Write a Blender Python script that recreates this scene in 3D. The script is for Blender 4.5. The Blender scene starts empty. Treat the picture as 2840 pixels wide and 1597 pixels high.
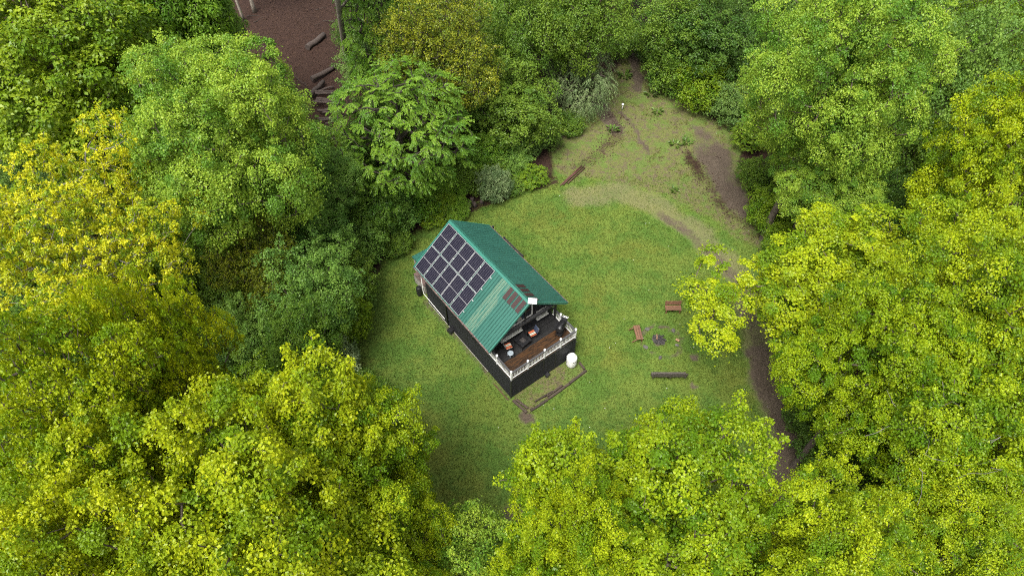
import bpy, math, random
import numpy as np
from mathutils import Vector, Matrix

scene = bpy.context.scene
col = scene.collection
R = math.radians

# ------------------------------------------------------------------ camera
PITCH, FOC, CAM_H = 51.7, 1892.0, 42.0          # degrees below horizon, focal length in photo pixels, metres
cam_data = bpy.data.cameras.new('drone_camera')
cam_data.sensor_width = 36.0
cam_data.lens = 36.0 * FOC / 2840.0
cam_data.clip_start = 0.5
cam_data.clip_end = 2000.0
cam = bpy.data.objects.new('drone_camera', cam_data)
col.objects.link(cam)
cam.location = (0, 0, CAM_H)
cam.rotation_euler = (R(90 - PITCH), 0, 0)
scene.camera = cam

# ------------------------------------------------------------------ sky and sun (bright overcast)
SUN_EL, SUN_AZ = 64.0, 210.0                     # azimuth clockwise from +Y
world = bpy.data.worlds.new('World')
scene.world = world
world.use_nodes = True
wn = world.node_tree
wn.nodes.clear()
sky = wn.nodes.new('ShaderNodeTexSky')
sky.sky_type = 'NISHITA'
sky.sun_disc = False
sky.sun_elevation = R(SUN_EL)
sky.sun_rotation = R(SUN_AZ)
sky.air_density = 1.0
sky.dust_density = 6.0
sky.ozone_density = 0.6
hsv = wn.nodes.new('ShaderNodeHueSaturation')
hsv.inputs['Saturation'].default_value = 0.22    # cloud cover: the sky light is almost white
bg = wn.nodes.new('ShaderNodeBackground')
bg.inputs['Strength'].default_value = 0.08
wo = wn.nodes.new('ShaderNodeOutputWorld')
wn.links.new(sky.outputs[0], hsv.inputs['Color'])
wn.links.new(hsv.outputs[0], bg.inputs['Color'])
wn.links.new(bg.outputs[0], wo.inputs['Surface'])
sd = bpy.data.lights.new('sun', 'SUN')
sd.energy = 1.5
sd.angle = R(24)
sd.color = (1.0, 0.965, 0.90)
sun = bpy.data.objects.new('sun', sd)
col.objects.link(sun)
_s = Vector((math.sin(R(SUN_AZ)) * math.cos(R(SUN_EL)), math.cos(R(SUN_AZ)) * math.cos(R(SUN_EL)), math.sin(R(SUN_EL))))
sun.rotation_euler = _s.to_track_quat('Z', 'Y').to_euler()
sun.location = _s * 80

vs = scene.view_settings
vs.view_transform = 'Standard'
vs.look = 'None'
vs.exposure = 1.82
vs.gamma = 1.0
vs.use_curve_mapping = False
cy = scene.cycles
cy.max_bounces = 7
cy.diffuse_bounces = 2
cy.glossy_bounces = 2
cy.transmission_bounces = 5
cy.transparent_max_bounces = 6
cy.filter_width = 1.1
cy.use_denoising = False
try:
    cy.denoising_prefilter = 'ACCURATE'
except Exception:
    pass

# ------------------------------------------------------------------ helpers
_ct, _st = math.cos(R(PITCH)), math.sin(R(PITCH))
FWD = np.array([0, _ct, -_st]); UP = np.array([0, _st, _ct])

def at(px, py, z=0.0):
    """point of the place at height z seen at (px, py) of the 2576 wide picture, used to survey positions"""
    px *= 2840 / 2576.0; py *= 2840 / 2576.0
    d = FWD + np.array([1, 0, 0]) * (px - 1420) / FOC - UP * (py - 798.5) / FOC
    t = (z - CAM_H) / d[2]
    return np.array([0, 0, CAM_H]) + d * t

def tag(o, label=None, cat=None, group=None, kind=None):
    if label: o['label'] = label
    if cat: o['category'] = cat
    if group: o['group'] = group
    if kind: o['kind'] = kind
    return o

def empty(name, loc=(0, 0, 0), rz=0.0, parent=None):
    o = bpy.data.objects.new(name, None)
    o.empty_display_size = 0.3
    o.location = loc
    o.rotation_euler = (0, 0, rz)
    col.objects.link(o)
    if parent: o.parent = parent
    return o

def link(name, me, parent=None, loc=None, rz=None):
    o = bpy.data.objects.new(name, me)
    col.objects.link(o)
    if parent: o.parent = parent
    if loc is not None: o.location = loc
    if rz is not None: o.rotation_euler = (0, 0, rz)
    return o

class B:
    """collects shapes into one mesh"""
    def __init__(self):
        self.v = []; self.f = []; self.smooth = []
    def add(self, vs_, fs_, smooth=False):
        n = len(self.v)
        self.v += [tuple(p) for p in vs_]
        self.f += [tuple(i + n for i in f) for f in fs_]
        self.smooth += [smooth] * len(fs_)
        return self
    def box(self, x0, x1, y0, y1, z0, z1, m=None):
        p = [(x0, y0, z0), (x1, y0, z0), (x1, y1, z0), (x0, y1, z0), (x0, y0, z1), (x1, y0, z1), (x1, y1, z1), (x0, y1, z1)]
        if m is not None: p = [m @ Vector(q) for q in p]
        return self.add(p, [(0, 3, 2, 1), (4, 5, 6, 7), (0, 1, 5, 4), (1, 2, 6, 5), (2, 3, 7, 6), (3, 0, 4, 7)])
    def bbox(self, x0, x1, y0, y1, z0, z1, b=0.01, m=None):
        """box with chamfered top and bottom edges"""
        p = []
        for z, k in ((z0, b), (z0 + b, 0), (z1 - b, 0), (z1, b)):
            p += [(x0 + k, y0 + k, z), (x1 - k, y0 + k, z), (x1 - k, y1 - k, z), (x0 + k, y1 - k, z)]
        if m is not None: p = [m @ Vector(q) for q in p]
        f = [(3, 2, 1, 0), (12, 13, 14, 15)]
        for r in range(3):
            for i in range(4):
                a, c = r * 4 + i, r * 4 + (i + 1) % 4
                f.append((a, c, c + 4, a + 4))
        return self.add(p, f)
    def tube(self, pts, radii, n=8, cap=True, smooth=True):
        pts = [Vector(p) for p in pts]
        if not hasattr(radii, '__len__'): radii = [radii] * len(pts)
        vv = []; prev = None
        for i, p in enumerate(pts):
            d = (pts[min(i + 1, len(pts) - 1)] - pts[max(i - 1, 0)]).normalized()
            a = d.orthogonal().normalized() if prev is None else (prev - d * prev.dot(d)).normalized()
            prev = a
            b = d.cross(a)
            for k in range(n):
                t = 2 * math.pi * k / n
                vv.append(p + (a * math.cos(t) + b * math.sin(t)) * radii[i])
        ff = []
        for i in range(len(pts) - 1):
            for k in range(n):
                ff.append((i * n + k, i * n + (k + 1) % n, (i + 1) * n + (k + 1) % n, (i + 1) * n + k))
        self.add(vv, ff, smooth)
        if cap:
            m = len(self.v) - len(vv)
            self.f += [tuple(m + k for k in reversed(range(n))), tuple(m + (len(pts) - 1) * n + k for k in range(n))]
            self.smooth += [False, False]
        return self
    def lathe(self, prof, n=24, c=(0, 0), smooth=True):
        vv = []; ff = []
        for r, z in prof:
            for k in range(n):
                t = 2 * math.pi * k / n
                vv.append((c[0] + r * math.cos(t), c[1] + r * math.sin(t), z))
        for i in range(len(prof) - 1):
            for k in range(n):
                ff.append((i * n + k, i * n + (k + 1) % n, (i + 1) * n + (k + 1) % n, (i + 1) * n + k))
        return self.add(vv, ff, smooth)
    def prism(self, poly, axis, a0, a1):
        """poly of 2-D points extruded along axis 'x', 'y' or 'z'"""
        def P(p, a):
            return {'x': (a, p[0], p[1]), 'y': (p[0], a, p[1]), 'z': (p[0], p[1], a)}[axis]
        n = len(poly)
        return self.add([P(p, a0) for p in poly] + [P(p, a1) for p in poly],
                        [tuple(reversed(range(n))), tuple(range(n, 2 * n))] + [(i, (i + 1) % n, n + (i + 1) % n, n + i) for i in range(n)])
    def mesh(self, name, mat):
        me = bpy.data.meshes.new(name)
        me.from_pydata(self.v, [], self.f)
        me.polygons.foreach_set('use_smooth', self.smooth)
        if mat: me.materials.append(mat)
        me.update()
        return me
    def build(self, name, mat, parent=None, loc=None, rz=None):
        return link(name, self.mesh(name, mat), parent, loc, rz)

# ------------------------------------------------------------------ materials
MAT = {}
def nodes(name):
    m = bpy.data.materials.new(name)
    m.use_nodes = True
    t = m.node_tree
    t.nodes.clear()
    out = t.nodes.new('ShaderNodeOutputMaterial')
    MAT[name] = m
    def N(kind, **kw):
        n = t.nodes.new('ShaderNode' + kind)
        for k, v in kw.items():
            if k in n.inputs.keys() if isinstance(k, str) else False: n.inputs[k].default_value = v
            else: setattr(n, k, v)
        return n
    return m, t, N, t.links.new, out

def mixc(t, N, L, fac, a, b, mode='MIX'):
    n = N('Mix', data_type='RGBA', blend_type=mode)
    for i, v in ((0, fac), (6, a), (7, b)):
        if hasattr(v, 'links') or hasattr(v, 'is_linked'): L(v, n.inputs[i])
        else: n.inputs[i].default_value = (v if i == 0 else (*v, 1) if len(v) == 3 else v)
    return n.outputs[2]

def mth(N, L, op, a, b=None, c=None, clamp=False):
    n = N('Math', operation=op, use_clamp=clamp)
    for i, v in enumerate((a, b, c)):
        if v is None: continue
        if hasattr(v, 'is_linked'): L(v, n.inputs[i])
        else: n.inputs[i].default_value = v
    return n.outputs[0]

def ramp(N, L, x, lo, hi):
    n = N('MapRange', clamp=True)
    n.interpolation_type = 'SMOOTHSTEP'
    L(x, n.inputs['Value'])
    n.inputs['From Min'].default_value = lo; n.inputs['From Max'].default_value = hi
    return n.outputs[0]

def plain(name, c, c2=None, rough=0.6, scale=8.0, stretch=(1, 1, 1), bump=0.0, metal=0.0, spec=0.5, detail=4.0, coat=0.0, obj_rand=0.0):
    """Principled surface with noise colour variation"""
    m, t, N, L, out = nodes(name)
    p = N('BsdfPrincipled')
    p.inputs['Roughness'].default_value = rough
    p.inputs['Metallic'].default_value = metal
    p.inputs['Specular IOR Level'].default_value = spec
    p.inputs['Coat Weight'].default_value = coat
    tc = N('TexCoord'); mp = N('Mapping')
    mp.inputs['Scale'].default_value = stretch
    L(tc.outputs['Object'], mp.inputs['Vector'])
    nz = N('TexNoise'); nz.inputs['Scale'].default_value = scale; nz.inputs['Detail'].default_value = detail; nz.inputs['Roughness'].default_value = 0.65
    if obj_rand:
        oi = N('ObjectInfo'); va = N('VectorMath', operation='SCALE'); cx = N('CombineXYZ')
        for i in range(3): L(oi.outputs['Random'], cx.inputs[i])
        L(cx.outputs[0], va.inputs[0]); va.inputs['Scale'].default_value = 37.0
        ad = N('VectorMath', operation='ADD'); L(mp.outputs[0], ad.inputs[0]); L(va.outputs[0], ad.inputs[1])
        L(ad.outputs[0], nz.inputs['Vector'])
    else:
        L(mp.outputs[0], nz.inputs['Vector'])
    c2 = c2 or tuple(x * 0.65 for x in c)
    f = ramp(N, L, nz.outputs['Fac'], 0.32, 0.68)
    cc = mixc(t, N, L, f, c, c2)
    if obj_rand:
        k = mth(N, L, 'MULTIPLY_ADD', oi.outputs['Random'], obj_rand * 2, 1 - obj_rand)
        hs = N('HueSaturation'); L(cc, hs.inputs['Color']); L(k, hs.inputs['Value']); cc = hs.outputs[0]
    L(cc, p.inputs['Base Color'])
    if bump:
        b = N('Bump'); b.inputs['Strength'].default_value = bump; b.inputs['Distance'].default_value = 0.02
        L(nz.outputs['Fac'], b.inputs['Height']); L(b.outputs[0], p.inputs['Normal'])
    L(p.outputs[0], out.inputs['Surface'])
    return m

def leaf_mat(name, ca, cb, cc, trans=0.4, rough=0.38, spec=0.26, odd=None):
    """ca..cb per leaf, cc mixed in per twig; odd = a second kind of leaf in some twigs"""
    m, t, N, L, out = nodes(name)
    a1 = N('Attribute', attribute_name='rnd'); a2 = N('Attribute', attribute_name='twig')
    oi = N('ObjectInfo')
    c = mixc(t, N, L, a1.outputs['Fac'], ca, cb)
    tc = N('TexCoord'); nz = N('TexNoise'); nz.inputs['Scale'].default_value = 0.42; nz.inputs['Detail'].default_value = 3
    vm = N('VectorMath', operation='ADD'); cx = N('CombineXYZ'); L(mth(N, L, 'MULTIPLY', oi.outputs['Random'], 60.0), cx.inputs[0])
    L(tc.outputs['Object'], vm.inputs[0]); L(cx.outputs[0], vm.inputs[1]); L(vm.outputs[0], nz.inputs['Vector'])
    f2 = mth(N, L, 'ADD', ramp(N, L, a2.outputs['Fac'], 0.45, 1.0), mth(N, L, 'MULTIPLY', mth(N, L, 'SUBTRACT', nz.outputs['Fac'], 0.42), 2.2), clamp=True)
    c = mixc(t, N, L, f2, c, cc)
    if odd:
        f3 = ramp(N, L, a2.outputs['Fac'], 0.05, 0.0)
        c = mixc(t, N, L, f3, c, odd)
    hs = N('HueSaturation')
    L(c, hs.inputs['Color'])
    L(mth(N, L, 'MULTIPLY_ADD', oi.outputs['Random'], 0.016, 0.492), hs.inputs['Hue'])
    L(mth(N, L, 'MULTIPLY_ADD', oi.outputs['Random'], -0.18, 1.09), hs.inputs['Value'])
    p = N('BsdfPrincipled')
    L(hs.outputs[0], p.inputs['Base Color'])
    p.inputs['Roughness'].default_value = rough
    p.inputs['Specular IOR Level'].default_value = spec
    tr = N('BsdfTranslucent')
    g = N('HueSaturation'); L(hs.outputs[0], g.inputs['Color']); g.inputs['Saturation'].default_value = 1.08; g.inputs['Value'].default_value = 1.15
    g.inputs['Hue'].default_value = 0.494
    L(g.outputs[0], tr.inputs['Color'])
    ms = N('MixShader'); ms.inputs[0].default_value = trans
    L(p.outputs[0], ms.inputs[1]); L(tr.outputs[0], ms.inputs[2])
    L(ms.outputs[0], out.inputs['Surface'])
    return m

plain('black_siding', (0.013, 0.013, 0.016), (0.022, 0.022, 0.026), spec=0.3, rough=0.62, scale=3, stretch=(1, 1, 5), bump=0.2)
plain('black_paint', (0.016, 0.016, 0.018), (0.024, 0.024, 0.026), rough=0.5, scale=5)
plain('black_metal', (0.009, 0.009, 0.010), (0.015, 0.015, 0.016), spec=0.35, rough=0.4, scale=6)
plain('grey_metal', (0.12, 0.125, 0.13), (0.17, 0.17, 0.175), rough=0.35, scale=5, metal=0.4)
plain('white_paint', (0.78, 0.78, 0.76), (0.68, 0.68, 0.65), rough=0.5, scale=5)
plain('white_gloss', (0.82, 0.82, 0.81), (0.72, 0.73, 0.71), rough=0.3, scale=4)
plain('pale_trim', (0.42, 0.42, 0.39), (0.33, 0.33, 0.30), rough=0.6, scale=6)
plain('rail_grey', (0.035, 0.035, 0.037), (0.055, 0.055, 0.056), rough=0.55, scale=8)
plain('lamp_ball', (0.86, 0.86, 0.86), (0.80, 0.80, 0.80), rough=0.35, scale=4)
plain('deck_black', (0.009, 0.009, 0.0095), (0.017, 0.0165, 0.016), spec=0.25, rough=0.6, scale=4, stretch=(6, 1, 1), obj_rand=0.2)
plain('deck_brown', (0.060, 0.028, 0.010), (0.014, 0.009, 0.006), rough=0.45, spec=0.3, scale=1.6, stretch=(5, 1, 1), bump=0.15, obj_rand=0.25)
plain('roof_plain', (0.030, 0.145, 0.112), (0.026, 0.128, 0.098), rough=0.36, scale=1.3, spec=0.5)
plain('roof_trim', (0.034, 0.150, 0.116), (0.03, 0.138, 0.106), rough=0.3, scale=2, spec=0.55)
plain('panel_frame', (0.50, 0.50, 0.51), (0.44, 0.44, 0.45), rough=0.35, scale=4, metal=0.2)
plain('maroon_sheet', (0.020, 0.007, 0.007), (0.036, 0.013, 0.012), rough=0.6, scale=22, detail=3)
plain('gutter_brown', (0.06, 0.045, 0.04), (0.14, 0.09, 0.08), rough=0.5, scale=3)
plain('glass_dark', (0.012, 0.014, 0.018), (0.020, 0.022, 0.026), rough=0.06, scale=2, spec=0.6)
plain('tank_white', (0.80, 0.80, 0.78), (0.66, 0.66, 0.60), rough=0.32, scale=2.2)
plain('tank_base', (0.46, 0.44, 0.34), (0.30, 0.28, 0.20), rough=0.6, scale=6)
plain('black_print', (0.015, 0.015, 0.016), rough=0.6)
plain('old_timber', (0.060, 0.042, 0.028), (0.028, 0.020, 0.014), rough=0.8, scale=6, stretch=(1, 5, 5), bump=0.6, obj_rand=0.25)
plain('bench_wood', (0.160, 0.078, 0.042), (0.100, 0.048, 0.027), rough=0.6, scale=7, stretch=(1, 6, 6), bump=0.3, obj_rand=0.12)
plain('bench_dark', (0.048, 0.039, 0.033), (0.078, 0.066, 0.056), rough=0.6, scale=6, stretch=(1, 6, 6), bump=0.3, obj_rand=0.15)
plain('charcoal', (0.014, 0.012, 0.012), (0.05, 0.045, 0.042), rough=0.9, scale=14, bump=0.6)
plain('ash', (0.060, 0.054, 0.048), (0.028, 0.025, 0.023), rough=0.95, scale=12, bump=0.4)
plain('split_wood', (0.34, 0.20, 0.11), (0.22, 0.13, 0.08), rough=0.8, scale=9, stretch=(1, 5, 5), bump=0.3)
plain('stone', (0.095, 0.088, 0.078), (0.05, 0.047, 0.042), rough=0.9, scale=5, bump=0.7, obj_rand=0.25)
plain('rust', (0.085, 0.034, 0.022), (0.050, 0.022, 0.016), rough=0.75, scale=6, bump=0.3, obj_rand=0.2)
plain('bark', (0.115, 0.090, 0.068), (0.055, 0.043, 0.033), rough=0.9, scale=3.5, stretch=(3, 3, 0.7), bump=0.9)
plain('bark_pale', (0.27, 0.235, 0.19), (0.16, 0.135, 0.105), rough=0.85, scale=3, stretch=(3, 3, 0.6), bump=0.7)
plain('bark_grey', (0.20, 0.185, 0.16), (0.11, 0.10, 0.085), rough=0.85, scale=4, bump=0.5)
plain('bark_dark', (0.045, 0.034, 0.026), (0.025, 0.019, 0.015), rough=0.9, scale=4, bump=0.7)
plain('log_bark', (0.070, 0.050, 0.040), (0.035, 0.026, 0.022), rough=0.9, scale=4, stretch=(1, 4, 4), bump=0.9, obj_rand=0.25)
plain('navy_cloth', (0.030, 0.045, 0.085), (0.022, 0.034, 0.065), rough=0.85, scale=20)
plain('grey_plastic', (0.23, 0.27, 0.30), (0.20, 0.235, 0.26), rough=0.4, scale=4)
plain('pvc', (0.62, 0.62, 0.58), (0.50, 0.50, 0.46), rough=0.45, scale=5)
plain('concrete', (0.36, 0.34, 0.30), (0.25, 0.23, 0.20), rough=0.9, scale=5, bump=0.3)
plain('rubber', (0.014, 0.014, 0.015), (0.02, 0.02, 0.02), rough=0.5, scale=5)

def striped(name):
    m, t, N, L, out = nodes(name)
    tc = N('TexCoord'); sp = N('SeparateXYZ'); L(tc.outputs['Object'], sp.inputs[0])
    f = mth(N, L, 'FRACT', mth(N, L, 'MULTIPLY_ADD', sp.outputs['X'], 1 / 0.34, 0.62))
    cr = N('ValToRGB'); cr.color_ramp.interpolation = 'CONSTANT'
    e = cr.color_ramp.elements
    cols = [(0, (0.45, 0.10, 0.035)), (0.27, (0.55, 0.50, 0.40)), (0.42, (0.13, 0.22, 0.20)), (0.56, (0.55, 0.50, 0.40)), (0.68, (0.09, 0.06, 0.05)), (0.78, (0.45, 0.10, 0.035))]
    e[0].position = 0; e[0].color = (*cols[0][1], 1); e[1].position = cols[1][0]; e[1].color = (*cols[1][1], 1)
    for q, c in cols[2:]:
        k = e.new(q); k.color = (*c, 1)
    L(f, cr.inputs[0])
    p = N('BsdfPrincipled'); p.inputs['Roughness'].default_value = 0.9
    L(cr.outputs[0], p.inputs['Base Color']); L(p.outputs[0], out.inputs['Surface'])
striped('striped_cloth')

def solar(name):
    m, t, N, L, out = nodes(name)
    tc = N('TexCoord'); sp = N('SeparateXYZ'); L(tc.outputs['Object'], sp.inputs[0])
    def lines(x, pitch, w):
        f = mth(N, L, 'FRACT', mth(N, L, 'DIVIDE', x, pitch))
        d = mth(N, L, 'ABSOLUTE', mth(N, L, 'SUBTRACT', f, 0.5))
        return mth(N, L, 'GREATER_THAN', d, 0.5 - w / pitch / 2)
    g = mth(N, L, 'MAXIMUM', lines(sp.outputs['X'], 0.166, 0.014), lines(sp.outputs['Y'], 0.098, 0.011))
    nz = N('TexNoise'); nz.inputs['Scale'].default_value = 9; L(tc.outputs['Object'], nz.inputs['Vector'])
    cell = mixc(t, N, L, nz.outputs['Fac'], (0.004, 0.004, 0.011), (0.009, 0.008, 0.017))
    c = mixc(t, N, L, g, cell, (0.085, 0.083, 0.10))
    p = N('BsdfPrincipled'); p.inputs['Roughness'].default_value = 0.15; p.inputs['Specular IOR Level'].default_value = 0.12
    L(c, p.inputs['Base Color']); L(p.outputs[0], out.inputs['Surface'])
solar('solar_cells')

def weathered(name):
    m, t, N, L, out = nodes(name)
    tc = N('TexCoord'); sp = N('SeparateXYZ'); L(tc.outputs['Object'], sp.inputs[0])
    f = mth(N, L, 'FRACT', mth(N, L, 'DIVIDE', sp.outputs['X'], 0.1143))
    d = mth(N, L, 'ABSOLUTE', mth(N, L, 'SUBTRACT', f, 0.5))
    s = ramp(N, L, d, 0.31, 0.35)
    mp = N('Mapping'); mp.inputs['Scale'].default_value = (9, 0.5, 1); L(tc.outputs['Object'], mp.inputs[0])
    nz = N('TexNoise'); nz.inputs['Scale'].default_value = 1.5; L(mp.outputs[0], nz.inputs['Vector'])
    s = mth(N, L, 'MULTIPLY', s, ramp(N, L, nz.outputs['Fac'], 0.36, 0.50))
    c = mixc(t, N, L, s, (0.027, 0.108, 0.084), (0.17, 0.205, 0.13))
    p = N('BsdfPrincipled'); p.inputs['Roughness'].default_value = 0.42
    L(c, p.inputs['Base Color']); L(p.outputs[0], out.inputs['Surface'])
weathered('roof_weathered')


def ribbed(name):
    """painted roof metal with rib shade put into its colour as dark lines along the rib feet"""
    m, t, N, L, out = nodes(name)
    tc = N('TexCoord'); sp = N('SeparateXYZ'); L(tc.outputs['Object'], sp.inputs[0])
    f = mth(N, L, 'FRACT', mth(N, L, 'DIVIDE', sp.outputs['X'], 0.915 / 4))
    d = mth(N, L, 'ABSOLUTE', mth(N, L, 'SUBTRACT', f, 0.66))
    mp = N('Mapping'); mp.inputs['Scale'].default_value = (5, 0.6, 1); L(tc.outputs['Object'], mp.inputs[0])
    oi = N('ObjectInfo'); ad = N('VectorMath', operation='ADD'); L(mp.outputs[0], ad.inputs[0])
    cx = N('CombineXYZ'); L(mth(N, L, 'MULTIPLY', oi.outputs['Random'], 40.0), cx.inputs[0]); L(cx.outputs[0], ad.inputs[1])
    nz = N('TexNoise'); nz.inputs['Scale'].default_value = 1.2; nz.inputs['Detail'].default_value = 5; L(ad.outputs[0], nz.inputs['Vector'])
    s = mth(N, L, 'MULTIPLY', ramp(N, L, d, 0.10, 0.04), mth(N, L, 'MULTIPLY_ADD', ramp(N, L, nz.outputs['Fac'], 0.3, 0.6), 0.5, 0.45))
    c = mixc(t, N, L, ramp(N, L, nz.outputs['Fac'], 0.35, 0.7), (0.027, 0.108, 0.084), (0.023, 0.092, 0.072))
    hs = N('HueSaturation'); L(c, hs.inputs['Color']); L(mth(N, L, 'MULTIPLY_ADD', oi.outputs['Random'], 0.16, 0.92), hs.inputs['Value'])
    c = mixc(t, N, L, s, hs.outputs[0], (0.010, 0.048, 0.038))  # painted shade: darker green stripe beside each rib
    p = N('BsdfPrincipled'); p.inputs['Roughness'].default_value = 0.37
    L(c, p.inputs['Base Color']); L(p.outputs[0], out.inputs['Surface'])
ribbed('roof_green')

# leaves
leaf_mat('leaf_lime', (0.205, 0.305, 0.008), (0.410, 0.480, 0.014), (0.115, 0.215, 0.009), 0.42)
leaf_mat('leaf_maple', (0.213, 0.347, 0.034), (0.409, 0.510, 0.056), (0.134, 0.258, 0.029), 0.42)
leaf_mat('leaf_soft', (0.140, 0.268, 0.044), (0.226, 0.354, 0.061), (0.110, 0.220, 0.041), 0.44)
leaf_mat('leaf_linden', (0.142, 0.247, 0.012), (0.247, 0.332, 0.021), (0.100, 0.195, 0.012), 0.44)
leaf_mat('leaf_yellow', (0.380, 0.420, 0.012), (0.590, 0.580, 0.022), (0.170, 0.270, 0.014), 0.38)
leaf_mat('leaf_golden', (0.285, 0.355, 0.009), (0.450, 0.485, 0.014), (0.165, 0.265, 0.010), 0.42)
leaf_mat('leaf_warm', (0.235, 0.315, 0.008), (0.440, 0.480, 0.014), (0.145, 0.240, 0.009), 0.42)
leaf_mat('leaf_feather', (0.120, 0.245, 0.020), (0.205, 0.325, 0.032), (0.085, 0.190, 0.018), 0.44)
leaf_mat('leaf_olive', (0.195, 0.240, 0.018), (0.351, 0.351, 0.023), (0.124, 0.182, 0.021), 0.4)
leaf_mat('leaf_mid', (0.113, 0.210, 0.023), (0.188, 0.285, 0.034), (0.081, 0.167, 0.022), 0.44)
leaf_mat('leaf_deep', (0.080, 0.160, 0.024), (0.134, 0.219, 0.032), (0.059, 0.128, 0.021), 0.42)
leaf_mat('leaf_grey', (0.196, 0.270, 0.109), (0.310, 0.380, 0.172), (0.138, 0.213, 0.081), 0.36)
leaf_mat('leaf_bluish', (0.119, 0.216, 0.043), (0.189, 0.286, 0.065), (0.088, 0.175, 0.039), 0.42)
leaf_mat('leaf_weed',   (0.090, 0.160, 0.025), (0.140, 0.220, 0.035), (0.070, 0.130, 0.025), 0.36)
leaf_mat('leaf_litter', (0.033, 0.018, 0.012), (0.085, 0.054, 0.036), (0.022, 0.012, 0.009), 0.08, rough=0.85, spec=0.1)
leaf_mat('grass_blades', (0.095, 0.130, 0.022), (0.160, 0.175, 0.036), (0.170, 0.160, 0.050), 0.35, rough=0.7, spec=0.15)

# ------------------------------------------------------------------ ground
CLEAR = np.array([(-6.3, 40.4), (-3.7, 41.9), (0.4, 43.9), (4.0, 44.9), (4.0, 48.3), (3.2, 52.3), (7.6, 57.5), (11.0, 62.7), (12.9, 68.5),
                  (15.3, 68.5), (16.9, 58.8), (18.6, 54.9), (21.0, 52.5), (20.8, 45.6), (20.6, 40.2), (21.0, 37.5), (21.6, 30.0), (21.0, 22.0),
                  (19.6, 14.0), (12.0, 12.0), (5.2, 13.0), (-0.9, 12.5), (-4.4, 13.5), (-7.2, 18.2), (-8.6, 21.9), (-10.3, 24.0), (-11.5, 27.0),
                  (-11.8, 31.0), (-10.9, 33.6), (-10.0, 36.4), (-8.3, 38.6)])
BANK = np.array([(17.0, 53.6), (18.6, 53.0), (20.6, 49.9), (20.9, 45.6), (20.8, 41.0), (20.2, 38.6), (18.6, 41.0), (17.6, 44.4), (16.8, 48.2)])
UPPER = np.array([(4.6, 44.6), (7.0, 45.2), (10.0, 44.6), (13.5, 43.0), (16.5, 40.6), (18.4, 38.0), (20.8, 36.5), (22.5, 55.0), (16, 72), (10, 72), (2, 54), (3.4, 47)])

def seg_dist(P, pts, closed=False):
    d = np.full(len(P), 1e9)
    n = len(pts)
    for i in range(n if closed else n - 1):
        a, b = np.array(pts[i], float), np.array(pts[(i + 1) % n], float)
        ab = b - a
        t = np.clip(((P - a) @ ab) / (ab @ ab), 0, 1)
        d = np.minimum(d, np.hypot(*(P - a - t[:, None] * ab).T))
    return d

def inside(P, poly):
    x, y = P[:, 0], P[:, 1]
    c = np.zeros(len(P), bool)
    n = len(poly); j = n - 1
    for i in range(n):
        xi, yi = poly[i]; xj, yj = poly[j]
        with np.errstate(divide='ignore', invalid='ignore'):
            k = ((yi > y) != (yj > y)) & (x < (xj - xi) * (y - yi) / (yj - yi + 1e-12) + xi)
        c ^= k
        j = i
    return c

def sdf(P, poly):
    d = seg_dist(P, poly, True)
    return np.where(inside(P, poly), -d, d)

def sstep(x, a, b):
    t = np.clip((x - a) / (b - a), 0, 1)
    return t * t * (3 - 2 * t)

def blob(P, pts):
    m = np.zeros(len(P))
    for x, y, rx, ry in pts:
        m = np.maximum(m, 1 - sstep(np.hypot((P[:, 0] - x) / rx, (P[:, 1] - y) / ry), 0.35, 1.15))
    return m

HX, HY, HPSI = -4.39, 33.81, R(-52.7)            # cabin: far end of the ridge, heading of the ridge
def W(u, v, z=0.0):
    c, s = math.cos(HPSI), math.sin(HPSI)
    return (HX + u * c - v * s, HY + u * s + v * c, z)

def wobble(P, f, seed):
    r_ = np.random.default_rng(seed); z = np.zeros(len(P))
    for k in range(9):
        a = r_.uniform(0, 2 * np.pi); w = f * 1.45 ** k
        z += np.sin(P[:, 0] * w * math.cos(a) + P[:, 1] * w * math.sin(a) + r_.uniform(0, 6.28)) / 1.28 ** k
    return z / 2.2

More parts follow.
